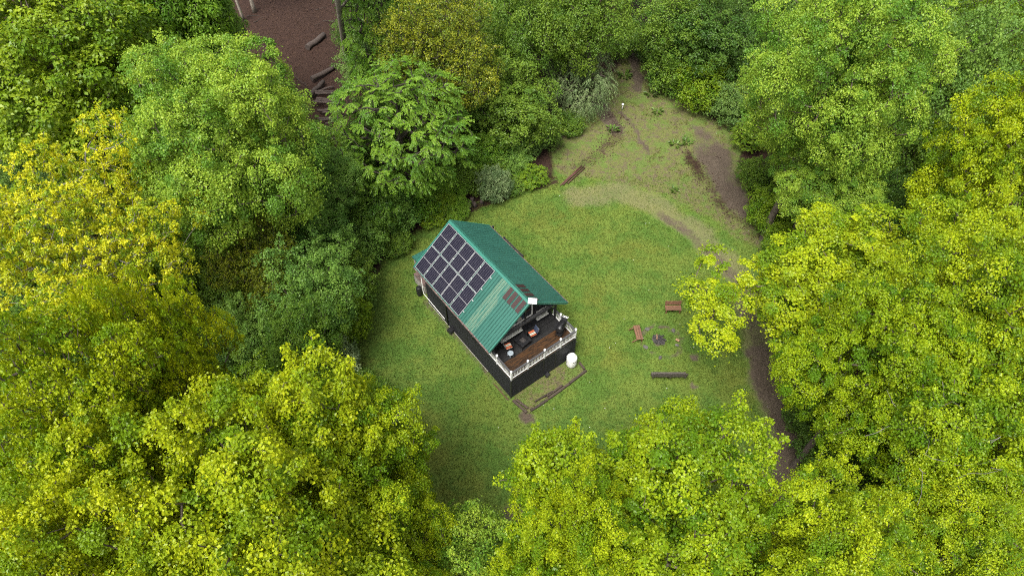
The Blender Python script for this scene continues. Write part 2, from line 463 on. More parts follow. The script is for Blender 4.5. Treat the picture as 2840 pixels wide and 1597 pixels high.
def ground_masks(P):
    out = {}
    P0 = P
    P = P + 0.30 * np.c_[wobble(P0, 0.9, 1), wobble(P0, 0.9, 2)]
    patch = wobble(P0, 0.8, 3)
    out['forest'] = sstep(sdf(P, CLEAR) + 0.3 * patch, -0.6, 0.8)
    out['rough'] = sstep(-sdf(P, UPPER), -0.8, 1.6)
    tr = seg_dist(P, [(5.5, 43.4), (9.5, 43.9), (12.5, 42.3), (15.4, 39.3), (17.5, 35.8), (18.3, 32.5), (18.3, 28.5), (18.2, 24.7), (18.4, 21.0), (17.6, 17.9), (14.0, 15.0), (9.0, 12.0)])
    out['track'] = 1 - sstep(tr, 0.5, 2.1)
    hard = seg_dist(P, [(18.0, 27.0), (18.3, 23.0), (18.7, 20.5), (18.1, 17.9), (13.0, 14.6), (9.0, 11.0)])
    hard2 = seg_dist(P, [(12.7, 41.3), (15.2, 38.6), (17.2, 35.6), (18.2, 32.0), (18.3, 28.0)])
    out['soil'] = np.maximum(np.maximum(0.85 * (1 - sstep(hard, 0.5, 1.5)), 0.62 * (1 - sstep(hard2, 0.25, 1.1))), (0.78 + 0.35 * patch) * sstep(-sdf(P, BANK), -0.7, 1.1))
    trail = seg_dist(P, [(10.6, 55.5), (11.4, 53.6), (12.0, 51.0), (12.5, 49.0)])
    out['soil'] = np.maximum(out['soil'], 0.75 * (1 - sstep(trail, 0.12, 0.5)))
    t2 = seg_dist(P, [(13.3, 68.0), (12.9, 62.5), (13.0, 59.0)])
    t3 = seg_dist(P, [(8.6, 58.0), (9.3, 54.8), (9.9, 52.5)])
    out['soil'] = np.maximum(out['soil'], np.maximum(0.8 * (1 - sstep(t2, 0.3, 1.0)), 0.9 * (1 - sstep(t3, 0.35, 1.3))))
    out['soil'] = np.maximum(out['soil'], 0.85 * blob(P, [(10.85, 28.2, 0.55, 0.6), W(12.7, -2.9)[:2] + (0.9, 0.7), (0.2, 15.0, 1.3, 1.4), (12.5, 24.3, 0.35, 0.5), (13.2, 26.8, 0.6, 0.7)]))
    ring = np.abs(np.hypot(P[:, 0] - 11.05, P[:, 1] - 28.2) - 1.45)
    out['soil'] = np.maximum(out['soil'], (0.48 + 0.3 * patch) * (1 - sstep(ring, 0.05, 0.4)))
    l1 = seg_dist(P, [(16.4, 49.2), (16.8, 46.5), (17.6, 43.8), (18.7, 41.0), (20.2, 38.8), (21.6, 37.2)])
    l2 = seg_dist(P, [(-5.8, 40.6), (-3.0, 42.2), (0.4, 43.8), (3.6, 44.9)])
    l3 = seg_dist(P, [(6.0, 47.2), (8.6, 49.6), (9.8, 51.8), (10.4, 54.6)])
    l4 = seg_dist(P, [(-8.6, 21.9), (-10.6, 24.5), (-11.8, 28.0), (-11.9, 31.0), (-10.6, 34.5)])
    out['litter'] = np.maximum.reduce([(0.60 + 0.2 * patch) * (1 - sstep(l1, 0.1, 1.3)), 0.9 * (1 - sstep(l2, 0.1, 0.5)), 0.55 * (1 - sstep(l3, 0.2, 1.4)), 0.8 * (1 - sstep(l4, 0.0, 0.6))])
    P = P0
    a, b = W(0.2, -3.0), W(10.9, -3.0)
    drip = seg_dist(P, [a[:2], b[:2]])
    c2, s2 = math.cos(HPSI), math.sin(HPSI)
    q = P - np.array([HX, HY]); u = q[:, 0] * c2 + q[:, 1] * s2; v = -q[:, 0] * s2 + q[:, 1] * c2
    out['soil'] = np.maximum(out['soil'], 0.6 * (1 - sstep(drip, 0.1, 0.55)))
    bed = ((u > 10.8) & (u < 12.5) & (v > -2.9) & (v < 2.8)).astype(float)
    out['rough'] = np.maximum(out['rough'], 0.8 * bed)
    out['warm'] = np.maximum(blob(P, [(-5.4, 19.5, 1.8, 3.6), (-3.6, 17.0, 2.2, 2.0), (15.6, 24.2, 1.8, 3.0), (6.5, 27.0, 2.5, 1.6), (3.5, 40.5, 5, 2.0), (9.3, 37.0, 4.0, 1.6), (6.6, 31.5, 1.4, 3.5)]), 0)
    return out

def _axis(lo, hi, step, far_lo, far_hi, coarse):
    a = np.arange(lo, hi + 1e-6, step)
    l = lo - np.cumsum(np.minimum(step * 1.5 ** np.arange(1, 60), coarse)); l = l[l > far_lo][::-1]
    h = a[-1] + np.cumsum(np.minimum(step * 1.5 ** np.arange(1, 60), coarse)); h = h[h < far_hi]
    return np.concatenate([l, a, h])

gx = _axis(-26, 28, 0.32, -420, 420, 24); gy = _axis(8, 72, 0.32, -300, 520, 24)
XX, YY = np.meshgrid(gx, gy)
GP = np.c_[XX.ravel(), YY.ravel()]
_sd = sdf(GP, CLEAR)
def relief(P, sd):
    k = sstep(sd, 0.0, 6.0)
    z = 0.35 * np.sin(P[:, 0] * 0.21 + 1.0) * np.cos(P[:, 1] * 0.17) + 0.16 * np.sin(P[:, 0] * 0.63 + P[:, 1] * 0.41) - 0.15
    return k * z + 0.018 * np.sin(P[:, 0] * 1.7 + 0.6 * np.sin(P[:, 1] * 1.1)) * np.cos(P[:, 1] * 1.9) - 0.02
gz = relief(GP, _sd)
nx, ny = len(gx), len(gy)
ii = (np.arange(ny - 1)[:, None] * nx + np.arange(nx - 1)[None]).ravel()
faces = np.c_[ii, ii + 1, ii + nx + 1, ii + nx]

def np_mesh(name, verts, faces, mat=None, attrs=None, smooth=False):
    me = bpy.data.meshes.new(name)
    k = faces.shape[1]
    me.vertices.add(len(verts)); me.vertices.foreach_set('co', np.ascontiguousarray(verts, np.float32).ravel())
    me.loops.add(faces.size); me.loops.foreach_set('vertex_index', np.ascontiguousarray(faces, np.int32).ravel())
    me.polygons.add(len(faces))
    me.polygons.foreach_set('loop_start', np.arange(0, faces.size, k, dtype=np.int32))
    me.polygons.foreach_set('loop_total', np.full(len(faces), k, np.int32))
    me.polygons.foreach_set('use_smooth', np.full(len(faces), smooth))
    for n, a in (attrs or {}).items():
        at_ = me.attributes.new(n, 'FLOAT', 'POINT'); at_.data.foreach_set('value', np.ascontiguousarray(a, np.float32))
    if mat: me.materials.append(mat)
    me.update(calc_edges=True)
    return me

def turf_colour(t, N, L, vec):
    """lawn colour from the position on the lawn: greens, yellowed patches, fine mottle"""
    def nz(s, d=4, rough=0.6):
        n = N('TexNoise'); n.inputs['Scale'].default_value = s; n.inputs['Detail'].default_value = d; n.inputs['Roughness'].default_value = rough
        L(vec, n.inputs['Vector']); return n.outputs['Fac']
    c = mixc(t, N, L, ramp(N, L, nz(0.30, 6, 0.7), 0.40, 0.60), (0.058, 0.110, 0.016), (0.094, 0.134, 0.021))
    c = mixc(t, N, L, mth(N, L, 'MULTIPLY', ramp(N, L, nz(0.8, 6, 0.72), 0.50, 0.68), 0.4), c, (0.112, 0.130, 0.024))
    w = N('Attribute', attribute_name='warm')
    c = mixc(t, N, L, mth(N, L, 'MULTIPLY', mth(N, L, 'MULTIPLY', w.outputs['Fac'], ramp(N, L, nz(0.7, 4), 0.35, 0.6)), 0.5), c, (0.108, 0.112, 0.018))
    c = mixc(t, N, L, mth(N, L, 'MULTIPLY', ramp(N, L, nz(1.7, 6, 0.75), 0.51, 0.66), 0.75), c, (0.042, 0.078, 0.012))
    return c, nz

def ground_material():
    m, t, N, L, out = nodes('ground')
    tc = N('TexCoord'); vec = tc.outputs['Object']
    c, nz = turf_colour(t, N, L, vec)
    def A(n): return N('Attribute', attribute_name=n).outputs['Fac']
    def ragged(a, n, amt=0.55, lo=0.42, hi=0.62):
        s = mth(N, L, 'ADD', a, mth(N, L, 'MULTIPLY', mth(N, L, 'SUBTRACT', n, 0.5), amt))
        return ramp(N, L, s, lo, hi)
    n_m, n_f, n_c = nz(1.6, 6, 0.7), nz(7.0, 6, 0.7), nz(0.5, 4)
    n_mm = mth(N, L, 'ADD', mth(N, L, 'MULTIPLY', nz(0.7, 8, 0.75), 0.6), mth(N, L, 'MULTIPLY', nz(4.0, 6, 0.8), 0.4))
    # rough bank: thin grass, straw and soil
    straw = mixc(t, N, L, ramp(N, L, n_f, 0.36, 0.64), (0.078, 0.105, 0.022), (0.118, 0.104, 0.042))
    straw = mixc(t, N, L, ramp(N, L, n_m, 0.47, 0.60), straw, (0.098, 0.078, 0.046))
    straw = mixc(t, N, L, mth(N, L, 'MULTIPLY', ramp(N, L, nz(3.2, 6, 0.75), 0.53, 0.64), 0.75), straw, (0.070, 0.050, 0.036))
    straw = mixc(t, N, L, mth(N, L, 'MULTIPLY', ramp(N, L, nz(0.55, 6, 0.7), 0.50, 0.58), 0.8), straw, (0.080, 0.122, 0.024))
    c = mixc(t, N, L, mth(N, L, 'MULTIPLY', ragged(A('rough'), n_mm, 2.0, 0.35, 0.70), 0.92), c, straw)
    # worn track: half bare
    tan = mixc(t, N, L, ramp(N, L, n_f, 0.35, 0.7), (0.158, 0.126, 0.078), (0.110, 0.100, 0.044))
    c = mixc(t, N, L, mth(N, L, 'MULTIPLY', ragged(A('track'), n_mm, 2.0, 0.30, 1.05), 0.6), c, tan)
    soil = mixc(t, N, L, ramp(N, L, n_f, 0.35, 0.68), (0.084, 0.063, 0.045), (0.046, 0.035, 0.026))
    soil = mixc(t, N, L, ramp(N, L, n_c, 0.4, 0.65), soil, (0.082, 0.063, 0.046))
    c = mixc(t, N, L, ragged(A('soil'), n_mm, 1.7, 0.30, 0.80), c, soil)
    lit = mixc(t, N, L, ramp(N, L, nz(14, 4, 0.8), 0.38, 0.66), (0.014, 0.007, 0.005), (0.050, 0.026, 0.017))
    lit = mixc(t, N, L, ramp(N, L, n_m, 0.45, 0.7), lit, (0.022, 0.011, 0.008))
    lm = mth(N, L, 'MAXIMUM', A('forest'), A('litter'))
    c = mixc(t, N, L, ragged(lm, mth(N, L, 'ADD', mth(N, L, 'MULTIPLY', n_f, 0.6), mth(N, L, 'MULTIPLY', n_m, 0.4)), 1.7, 0.35, 0.85), c, lit)
    v = N('HueSaturation'); L(c, v.inputs['Color'])
    k = mth(N, L, 'MULTIPLY_ADD', ramp(N, L, nz(11, 6, 0.8), 0.30, 0.70), 0.45, 0.79)
    L(k, v.inputs['Value'])
    p = N('BsdfPrincipled'); p.inputs['Roughness'].default_value = 0.88; p.inputs['Specular IOR Level'].default_value = 0.2
    L(v.outputs[0], p.inputs['Base Color'])
    b = N('Bump'); b.inputs['Strength'].default_value = 0.7; b.inputs['Distance'].default_value = 0.05
    L(nz(18, 6, 0.8), b.inputs['Height']); L(b.outputs[0], p.inputs['Normal'])
    L(p.outputs[0], out.inputs['Surface'])
    return m

g = link('ground', np_mesh('ground', np.c_[GP, gz], faces, ground_material(), ground_masks(GP), True))
tag(g, kind='structure')

# short turf blades over the lawn
def turf_material():
    m, t, N, L, out = nodes('turf')
    tc = N('TexCoord')
    c, nz = turf_colour(t, N, L, tc.outputs['Object'])
    a = N('Attribute', attribute_name='rnd')
    c = mixc(t, N, L, mth(N, L, 'MULTIPLY', a.outputs['Fac'], 0.5), c, (0.105, 0.132, 0.026))
    d = N('BsdfDiffuse'); L(c, d.inputs['Color'])
    tr = N('BsdfTranslucent'); L(c, tr.inputs['Color'])
    ms = N('MixShader'); ms.inputs[0].default_value = 0.3
    L(d.outputs[0], ms.inputs[1]); L(tr.outputs[0], ms.inputs[2]); L(ms.outputs[0], out.inputs['Surface'])
    return m

def blades(rng, P, h, w, lean=0.5):
    """one bent triangle pair per blade"""
    n = len(P)
    a = rng.uniform(0, 2 * np.pi, n)
    s = np.c_[np.cos(a), np.sin(a), np.zeros(n)]
    b = rng.uniform(0, 2 * np.pi, n)
    ln = rng.uniform(0.1, lean, n) * h
    tip = P + np.c_[np.cos(b) * ln, np.sin(b) * ln, h]
    mid = P + np.c_[np.cos(b) * ln * 0.3, np.sin(b) * ln * 0.3, h * 0.6]
    V = np.stack([P - s * w[:, None] / 2, P + s * w[:, None] / 2, mid + s * w[:, None] * 0.35, tip], 1)
    f = np.arange(n)[:, None] * 4
    return V.reshape(-1, 3), np.concatenate([f + np.array([[0, 1, 2]]), f + np.array([[0, 2, 3]])], 0)

rng = np.random.default_rng(7)
def in_house(P, m=0.0):
    c2, s2 = math.cos(HPSI), math.sin(HPSI)
    q = P - np.array([HX, HY]); u = q[:, 0] * c2 + q[:, 1] * s2; v = -q[:, 0] * s2 + q[:, 1] * c2
    return (u > -2.0 - m) & (u < 10.95 + m) & (v > -2.9 - m) & (v < 2.9 + m)
LP = np.c_[rng.uniform(-13, 22, 190000), rng.uniform(11, 46, 190000)]
mk = ground_masks(LP)
keep = (mk['forest'] < 0.45) & (rng.random(len(LP)) > np.clip(1.1 * mk['soil'] + 0.75 * mk['track'] + 0.6 * mk['rough'] + mk['litter'], 0, 1)) & ~in_house(LP)
LP = LP[keep]
n = len(LP)
pos = np.c_[LP, relief(LP, sdf(LP, CLEAR)) - 0.005]
V, F = blades(rng, pos, rng.uniform(0.05, 0.10, n), rng.uniform(0.045, 0.085, n), 1.2)
gr = link('lawn_grass', np_mesh('lawn_grass', V, F, turf_material(), {'rnd': np.repeat(rng.random(n), 4), 'warm': np.repeat(mk['warm'][keep], 4)}))
tag(gr, 'short mown grass covering the clearing round the cabin', 'grass', kind='stuff')

# taller tufts on the rough bank and along the edges
RP = np.c_[rng.uniform(-13, 22, 9000), rng.uniform(12, 68, 9000)]
mk = ground_masks(RP)
sdv = sdf(RP, CLEAR)
nse = np.sin(RP[:, 0] * 1.3) * np.cos(RP[:, 1] * 1.1) + np.sin(RP[:, 0] * 0.6 + RP[:, 1] * 0.9)
keep = (((mk['rough'] > 0.5) & (mk['forest'] < 0.5) & (rng.random(9000) < 0.2 + 0.3 * nse)) | ((np.abs(sdv) < 0.5) & (rng.random(9000) < 0.5))) & (mk['soil'] < 0.45) & ~in_house(RP, 0.2)
RP = RP[keep]
cl = np.repeat(RP, 14, 0) + rng.normal(0, 0.14, (len(RP) * 14, 2))
n = len(cl)
V, F = blades(rng, np.c_[cl, relief(cl, sdf(cl, CLEAR)) - 0.01], rng.uniform(0.06, 0.18, n), rng.uniform(0.02, 0.05, n), 1.4)
tf = link('rough_grass', np_mesh('rough_grass', V, F, MAT['grass_blades'], {'rnd': np.repeat(rng.random(n), 4), 'twig': np.repeat(np.repeat(rng.random(len(RP)), 14), 4)}))
tag(tf, 'taller rough grass tufts on the bank beyond the lawn', 'grass', kind='stuff')

# fallen leaves on the forest floor and along the edges of the clearing
def flat_leaves(rng, P, z, size):
    n = len(P)
    a = rng.uniform(0, 2 * np.pi, n)
    t = np.c_[np.cos(a), np.sin(a), rng.normal(0, 0.25, n)]; s = np.c_[-np.sin(a), np.cos(a), rng.normal(0, 0.25, n)]
    c = np.c_[P, z + 0.015 + rng.random(n) * 0.02]
    L_ = size[:, None]
    V = np.stack([c - t * L_ / 2, c + s * L_ * 0.32 + np.c_[0 * a, 0 * a, rng.uniform(-.01, .03, n)], c + t * L_ / 2, c - s * L_ * 0.32 + np.c_[0 * a, 0 * a, rng.uniform(-.01, .03, n)]], 1)
    f = np.arange(n)[:, None] * 4
    return V.reshape(-1, 3), np.concatenate([f + np.array([[0, 1, 2]]), f + np.array([[0, 2, 3]])], 0)
A1 = np.c_[rng.uniform(-36, -10, 26000), rng.uniform(38, 82, 26000)]
A2 = np.c_[rng.uniform(-14, 24, 40000), rng.uniform(12, 70, 40000)]
AP = np.concatenate([A1, A2]); mk = ground_masks(AP)
keep = (rng.random(len(AP)) < np.maximum(mk['forest'] * np.where(np.arange(len(AP)) < 26000, 1.0, 0.3), mk['litter'] * 1.9 + 0.03 * mk['rough'] + 0.02 * mk['soil'])) & ~in_house(AP, 0.3)
AP = AP[keep]; n = len(AP)
V, F = flat_leaves(rng, AP, relief(AP, sdf(AP, CLEAR)), rng.uniform(0.08, 0.17, n))
lf = link('fallen_leaves', np_mesh('fallen_leaves', V, F, MAT['leaf_litter'], {'rnd': np.repeat(rng.random(n), 4), 'twig': np.repeat(rng.random(n), 4)}))
tag(lf, 'brown fallen leaves lying on the forest floor', 'leaves', kind='stuff')
PP = np.c_[rng.uniform(-10, 20, 70), rng.uniform(13, 56, 70)]
PP = PP[(sdf(PP, CLEAR) < -0.5) & ~in_house(PP, 0.3)]
V, F = flat_leaves(rng, PP, np.full(len(PP), 0.05), rng.uniform(0.04, 0.08, len(PP)))
pt = link('fallen_petals', np_mesh('fallen_petals', V, F, MAT['white_paint']))
tag(pt, 'tiny white petals scattered over the lawn', 'petals', kind='stuff')

# ------------------------------------------------------------------ cabin
ZR, ZE, WV, LR = 6.92, 4.23, 3.38, 9.15          # ridge height, eave height, half width over eaves, roof length
SL = math.hypot(WV, ZR - ZE)
cabin = empty('cabin', (HX, HY, 0), HPSI)
tag(cabin, 'black cabin with green metal roof, solar panels and raised deck', 'cabin')

def slope_matrix(side, u, t, n=0.0):
    """frame lying on a roof slope: x along the ridge, y up the slope, z out of the roof; origin t metres down from the ridge"""
    a, b = WV / SL, (ZR - ZE) / SL
    sg = -1 if side == 'w' else 1
    ex = Vector((1, 0, 0)) if side == 'w' else Vector((-1, 0, 0))
    ey = Vector((0, -sg * a, b)); ez = ex.cross(ey)
    o = Vector((u, sg * a * t, ZR - b * t)) + ez * n
    m = Matrix(((ex.x, ey.x, ez.x, o.x), (ex.y, ey.y, ez.y, o.y), (ex.z, ey.z, ez.z, o.z), (0, 0, 0, 1)))
    return m

def put(name, me, m, parent):
    o = link(name, me, parent)
    o.matrix_local = m
    return o

# walls
def boards(x0, x1, z0, z1, h=0.19):
    out = []; z = z0
    while z < z1 - 0.02:
        out.append((x0, x1, z, min(z + h, z1))); z += h
    return out
def siding(name, core, along, fixed, outv, rows):
    """a wall core with lapped boards as its children; along 'u' or 'v' """
    w = core.build(name, MAT['black_paint'], cabin)
    for (a0, a1, z0, z1) in rows:
        lap = [(0, 0), (outv * 0.034, 0.0), (outv * 0.012, z1 - z0 + 0.012), (0, z1 - z0 + 0.012)]
        b = B()
        if along == 'u': b.prism([(fixed + p[0], z0 + p[1]) for p in lap], 'x', a0, a1)
        else:
            n_ = len(lap)
            b.add([(fixed + p[0], a0, z0 + p[1]) for p in lap] + [(fixed + p[0], a1, z0 + p[1]) for p in lap],
                  [tuple(range(n_)), tuple(reversed(range(n_, 2 * n_)))] + [(i, n_ + i, n_ + (i + 1) % n_, (i + 1) % n_) for i in range(n_)])
        b.build('siding_board', MAT['black_siding'], w)
    return w
HWV = 2.84
siding('wall', B().box(0.35, 8.25, -HWV, -HWV + 0.14, 0, 4.45), 'u', -HWV, -1, boards(0.35, 8.2, 0.06, 4.4))
siding('wall', B().box(0.35, 8.25, HWV - 0.14, HWV, 0, 4.45), 'u', HWV, 1, boards(0.35, 8.2, 0.06, 4.4))
siding('deck_skirt', B().box(8.25, 10.86, -HWV, -HWV + 0.12, 0, 2.30), 'u', -HWV, -1, boards(8.21, 10.86, 0.06, 2.28))
siding('deck_skirt', B().box(8.25, 10.86, HWV - 0.12, HWV, 0, 2.30), 'u', HWV, 1, boards(8.21, 10.86, 0.06, 2.28))
siding('deck_skirt', B().box(10.74, 10.86, -HWV + 0.12, HWV - 0.12, 0, 2.30), 'v', 10.86, 1, boards(-HWV + 0.02, HWV - 0.02, 0.06, 2.28))
for v in (-0.05, 1.02):
    B().box(10.885, 10.915, v - 0.04, v + 0.04, 0.02, 2.28).build('door_trim', MAT['black_paint'], cabin)
for u, v in ((10.88, -HWV - 0.015), (10.88, HWV + 0.015)):
    B().box(u - 0.05, u + 0.035, v - 0.045, v + 0.045, 0, 2.30).build('corner_trim', MAT['black_paint'], cabin)
def gable(u0, u1):
    a = (ZR - ZE) / WV
    return B().prism([(-HWV + 0.14, 0), (HWV - 0.14, 0), (HWV - 0.14, ZR - a * HWV - 0.05), (0, ZR - 0.12), (-HWV + 0.14, ZR - a * HWV - 0.05)], 'x', u0, u1)
gable(8.11, 8.25).build('gable_wall', MAT['black_siding'], cabin)
gable(0.35, 0.49).build('gable_wall', MAT['black_siding'], cabin)
for i in range(4):
    B().box(0.4, 8.2, -HWV - 0.05, -HWV - 0.01, -0.05, 0.05, Matrix.Translation((0, 0, 0))).build('foundation', MAT['concrete'], cabin) if i == 0 else None

# windows on the gable
def window(v0, v1, z0, z1, mat, fr=0.09, u=8.25, sill=False):
    f = B()
    f.box(u + 0.002, u + 0.07, v0, v1, z0, z0 + fr).box(u + 0.002, u + 0.07, v0, v1, z1 - fr, z1)
    f.box(u + 0.002, u + 0.07, v0, v0 + fr, z0 + fr, z1 - fr).box(u + 0.002, u + 0.07, v1 - fr, v1, z0 + fr, z1 - fr)
    if sill: f.box(u + 0.002, u + 0.20, v0 - 0.05, v1 + 0.05, z0 - 0.05, z0 - 0.003)
    w = f.build('window', MAT[mat], cabin)
    B().box(u + 0.004, u + 0.03, v0 + fr, v1 - fr, z0 + fr, z1 - fr).build('pane', MAT['glass_dark'], w)
window(-0.97, 0.97, 3.85, 5.35, 'white_paint', 0.11)
window(1.36, 2.32, 3.00, 3.80, 'pale_trim', 0.12, sill=True)
window(-1.75, 0.0, 2.95, 3.74, 'pale_trim', 0.11, sill=True)

# porch frame under the overhang
bm = B().box(8.62, 8.78, -2.75, 2.75, 4.10, 4.30)
bm.build('tie_beam', MAT['rail_grey'], cabin)
for v in (-2.72, 2.72):
    B().box(8.64, 8.76, v - 0.06, v + 0.06, 2.37, 4.10).build('porch_post', MAT['black_paint'], cabin)
B().box(8.65, 8.75, -0.05, 0.05, 4.30, 6.70).build('king_post', MAT['black_paint'], cabin)
for sg in (-1, 1):
    a = (ZR - ZE) / WV
    B().prism([(0, ZR - 0.13), (sg * 2.84, ZR - 0.13 - a * 2.84), (sg * 2.84, ZR - 0.27 - a * 2.84), (0, ZR - 0.27)], 'x', 8.64, 8.76).build('rafter', MAT['black_paint'], cabin)

# metal roof: every sheet is a part
SHEET = LR / 10
def sheet_mesh(mat):
    prof = [(0.0, 0.0)]
    for k in range(4):
        c = SHEET * (k + 0.5) / 4
        prof += [(c - 0.028, 0.0), (c - 0.013, 0.036), (c + 0.013, 0.036), (c + 0.028, 0.0)]
    prof += [(SHEET - 0.002, 0.0), (SHEET - 0.002, -0.02), (0.0, -0.02)]
    return B().prism(prof, 'y', 0.0, SL).mesh('roof_sheet', MAT[mat])
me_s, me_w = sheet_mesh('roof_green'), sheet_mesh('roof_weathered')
roof = B().prism([(0, ZR - 0.035), (-WV + 0.06, ZE + 0.013), (-WV + 0.06, ZE - 0.05), (0, ZR - 0.11), (WV - 0.06, ZE - 0.05), (WV - 0.06, ZE + 0.013)], 'x', 0.05, LR - 0.05).build('roof', MAT['black_paint'], cabin)
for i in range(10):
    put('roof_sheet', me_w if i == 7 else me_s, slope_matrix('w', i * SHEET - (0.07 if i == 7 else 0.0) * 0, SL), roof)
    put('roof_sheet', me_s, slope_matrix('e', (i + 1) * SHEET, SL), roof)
rc = B()
for sd_ in ('w', 'e'):
    m = slope_matrix(sd_, 0 if sd_ == 'w' else LR, 0.0)
    rc.box(-0.02, LR + 0.02, -0.17, 0.004, 0.036, 0.044, m)
rc.build('ridge_cap', MAT['roof_trim'], roof)
for sd_ in ('w', 'e'):
    for u in (-0.03, LR + 0.03):
        m = slope_matrix(sd_, u, SL)
        B().box(-0.035, 0.035, -0.02, SL, -0.15, 0.03, m).build('rake_trim', MAT['roof_trim'], roof)
for sg in (-1, 1):
    v = sg * (WV + 0.03)
    B().box(-0.05, LR + 0.05, v - 0.05, v + 0.05, ZE - 0.13, ZE - 0.035).build('gutter', MAT['gutter_brown'], roof)
br = B().box(-0.01, 0.01, -0.09, 0.02, 0, 0.012).mesh('gutter_bracket', MAT['panel_frame'])
for i in range(14):
    link('gutter_bracket', br, roof, (0.3 + i * 0.66, -WV + 0.02, ZE - 0.032))
# maroon sheets at the near end of both slopes
for i in range(4):
    u0 = 7.34 + i * 0.452
    mm = B().bbox(0, 0.325, 0, 0.93, 0.040, 0.058, 0.008).mesh('maroon_panel', MAT['maroon_sheet'])
    put('maroon_panel', mm, slope_matrix('w', u0, 1.10), roof)
    put('maroon_panel', mm, slope_matrix('e', u0 + 0.325, 1.10), roof)

# solar array: 5 x 2 panels
PW, PH = 1.035, 1.975
fr = B()
for x0, x1, y0, y1 in ((0, PW, 0, 0.018), (0, PW, PH - 0.018, PH), (0, 0.018, 0.018, PH - 0.018), (PW - 0.018, PW, 0.018, PH - 0.018)):
    fr.box(x0, x1, y0, y1, 0.05, 0.090)
fr.box(0.018, PW - 0.018, PH / 2 - 0.009, PH / 2 + 0.009, 0.052, 0.086)
fr.box(0.018, PW - 0.018, 0.018, PH - 0.018, 0.050, 0.058)
me_fr = fr.mesh('solar_panel', MAT['panel_frame'])
CW, CH = PW - 0.036, (PH - 0.036 - 0.018) / 2
me_c = B().box(0, CW, 0, CH, 0.060, 0.078).mesh('cell_sheet', MAT['solar_cells'])
COLS = [0.135, 1.255, 2.37, 3.455, 4.585]
for u in COLS:
    for t in (0.215 + PH, 0.215 + PH + 0.05 + PH):
        sp_ = put('solar_panel', me_fr, slope_matrix('w', u, t), cabin)
        for y in (0.018, PH / 2 + 0.009):
            link('cell_sheet', me_c, sp_, (0.018, y, 0))
for t in (0.75, 1.75, 2.75, 3.75):
    put('mounting_rail', B().box(0.08, 5.78, -0.02, 0.02, 0.025, 0.049).mesh('mounting_rail', MAT['panel_frame']), slope_matrix('w', 0, t), cabin)

# deck
dk = B().box(8.26, 10.73, -HWV + 0.13, HWV - 0.13, 2.18, 2.335).build('deck', MAT['black_paint'], cabin)
k = 0
u = 8.262
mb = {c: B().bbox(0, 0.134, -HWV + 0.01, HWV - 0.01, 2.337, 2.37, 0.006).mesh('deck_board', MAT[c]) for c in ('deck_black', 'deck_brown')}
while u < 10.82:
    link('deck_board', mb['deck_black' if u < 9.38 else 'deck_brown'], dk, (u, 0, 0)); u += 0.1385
# railings
RU, RV = 10.84, 2.80
post = B().box(-0.05, 0.05, -0.05, 0.05, 2.28, 3.26).mesh('post', MAT['white_paint'])
ball = B().lathe([(0.001, 3.262), (0.05, 3.264), (0.05, 3.285), (0.035, 3.30), (0.072, 3.33), (0.088, 3.375), (0.072, 3.42), (0.035, 3.445), (0.001, 3.45)], 14).mesh('post_cap', MAT['lamp_ball'])
bal = B().box(-0.021, 0.021, -0.016, 0.016, 2.502, 3.17).mesh('baluster', MAT['white_paint'])
def railing(p0, p1, posts):
    """p0, p1 ends in plan; posts at given fractions"""
    p0, p1 = Vector((*p0, 0)), Vector((*p1, 0))
    L_ = (p1 - p0).length; d = (p1 - p0) / L_
    ang = math.atan2(d.y, d.x)
    m = Matrix.Translation(p0) @ Matrix.Rotation(ang, 4, 'Z')
    r = B().box(0.05, L_ - 0.05, -0.07, 0.07, 3.172, 3.215, m).build('railing', MAT['rail_grey'], cabin)
    B().box(0.05, L_ - 0.05, -0.025, 0.025, 2.44, 2.50, m).build('bottom_rail', MAT['white_paint'], r)
    B().box(0.0, L_, -0.075, -0.052, 2.24, 2.36, m).build('fascia', MAT['black_paint'], r)
    fs = [L_ * f for f in posts]
    for f in fs:
        q = p0 + d * f
        link('post', post, r, q); link('post_cap', ball, r, q)
    n_ = int(L_ / 0.128)
    for i in range(1, n_):
        s = L_ * i / n_
        if min(abs(s - f) for f in fs) < 0.07: continue
        link('baluster', bal, r, p0 + d * s, ang)
railing((RU, -RV), (RU, RV), [0, 0.25, 0.507, 0.76, 1.0])
railing((7.55, -RV), (RU, -RV), [0.517])
railing((RU, RV), (8.30, RV), [0.635])

# entry platform with dark railing on the far side
pf = B().box(-0.6, 3.3, 2.9, 4.12, 2.15, 2.30).build('entry_platform', MAT['old_timber'], cabin)
for uu in (-0.55, 0.9, 3.2):
    B().box(uu - 0.06, uu + 0.06, 4.02, 4.14, 0, 3.28).build('post', MAT['black_paint'], pf)
B().box(0.96, 3.14, 4.04, 4.12, 3.17, 3.23).build('top_rail', MAT['black_paint'], pf)
B().box(0.96, 3.14, 4.055, 4.105, 2.42, 2.48).build('bottom_rail', MAT['black_paint'], pf)
bb = B().box(-0.018, 0.018, 4.062, 4.098, 2.482, 3.168).mesh('baluster', MAT['black_paint'])
for i in range(18): link('baluster', bb, pf, (1.05 + i * 0.118, 0, 0))

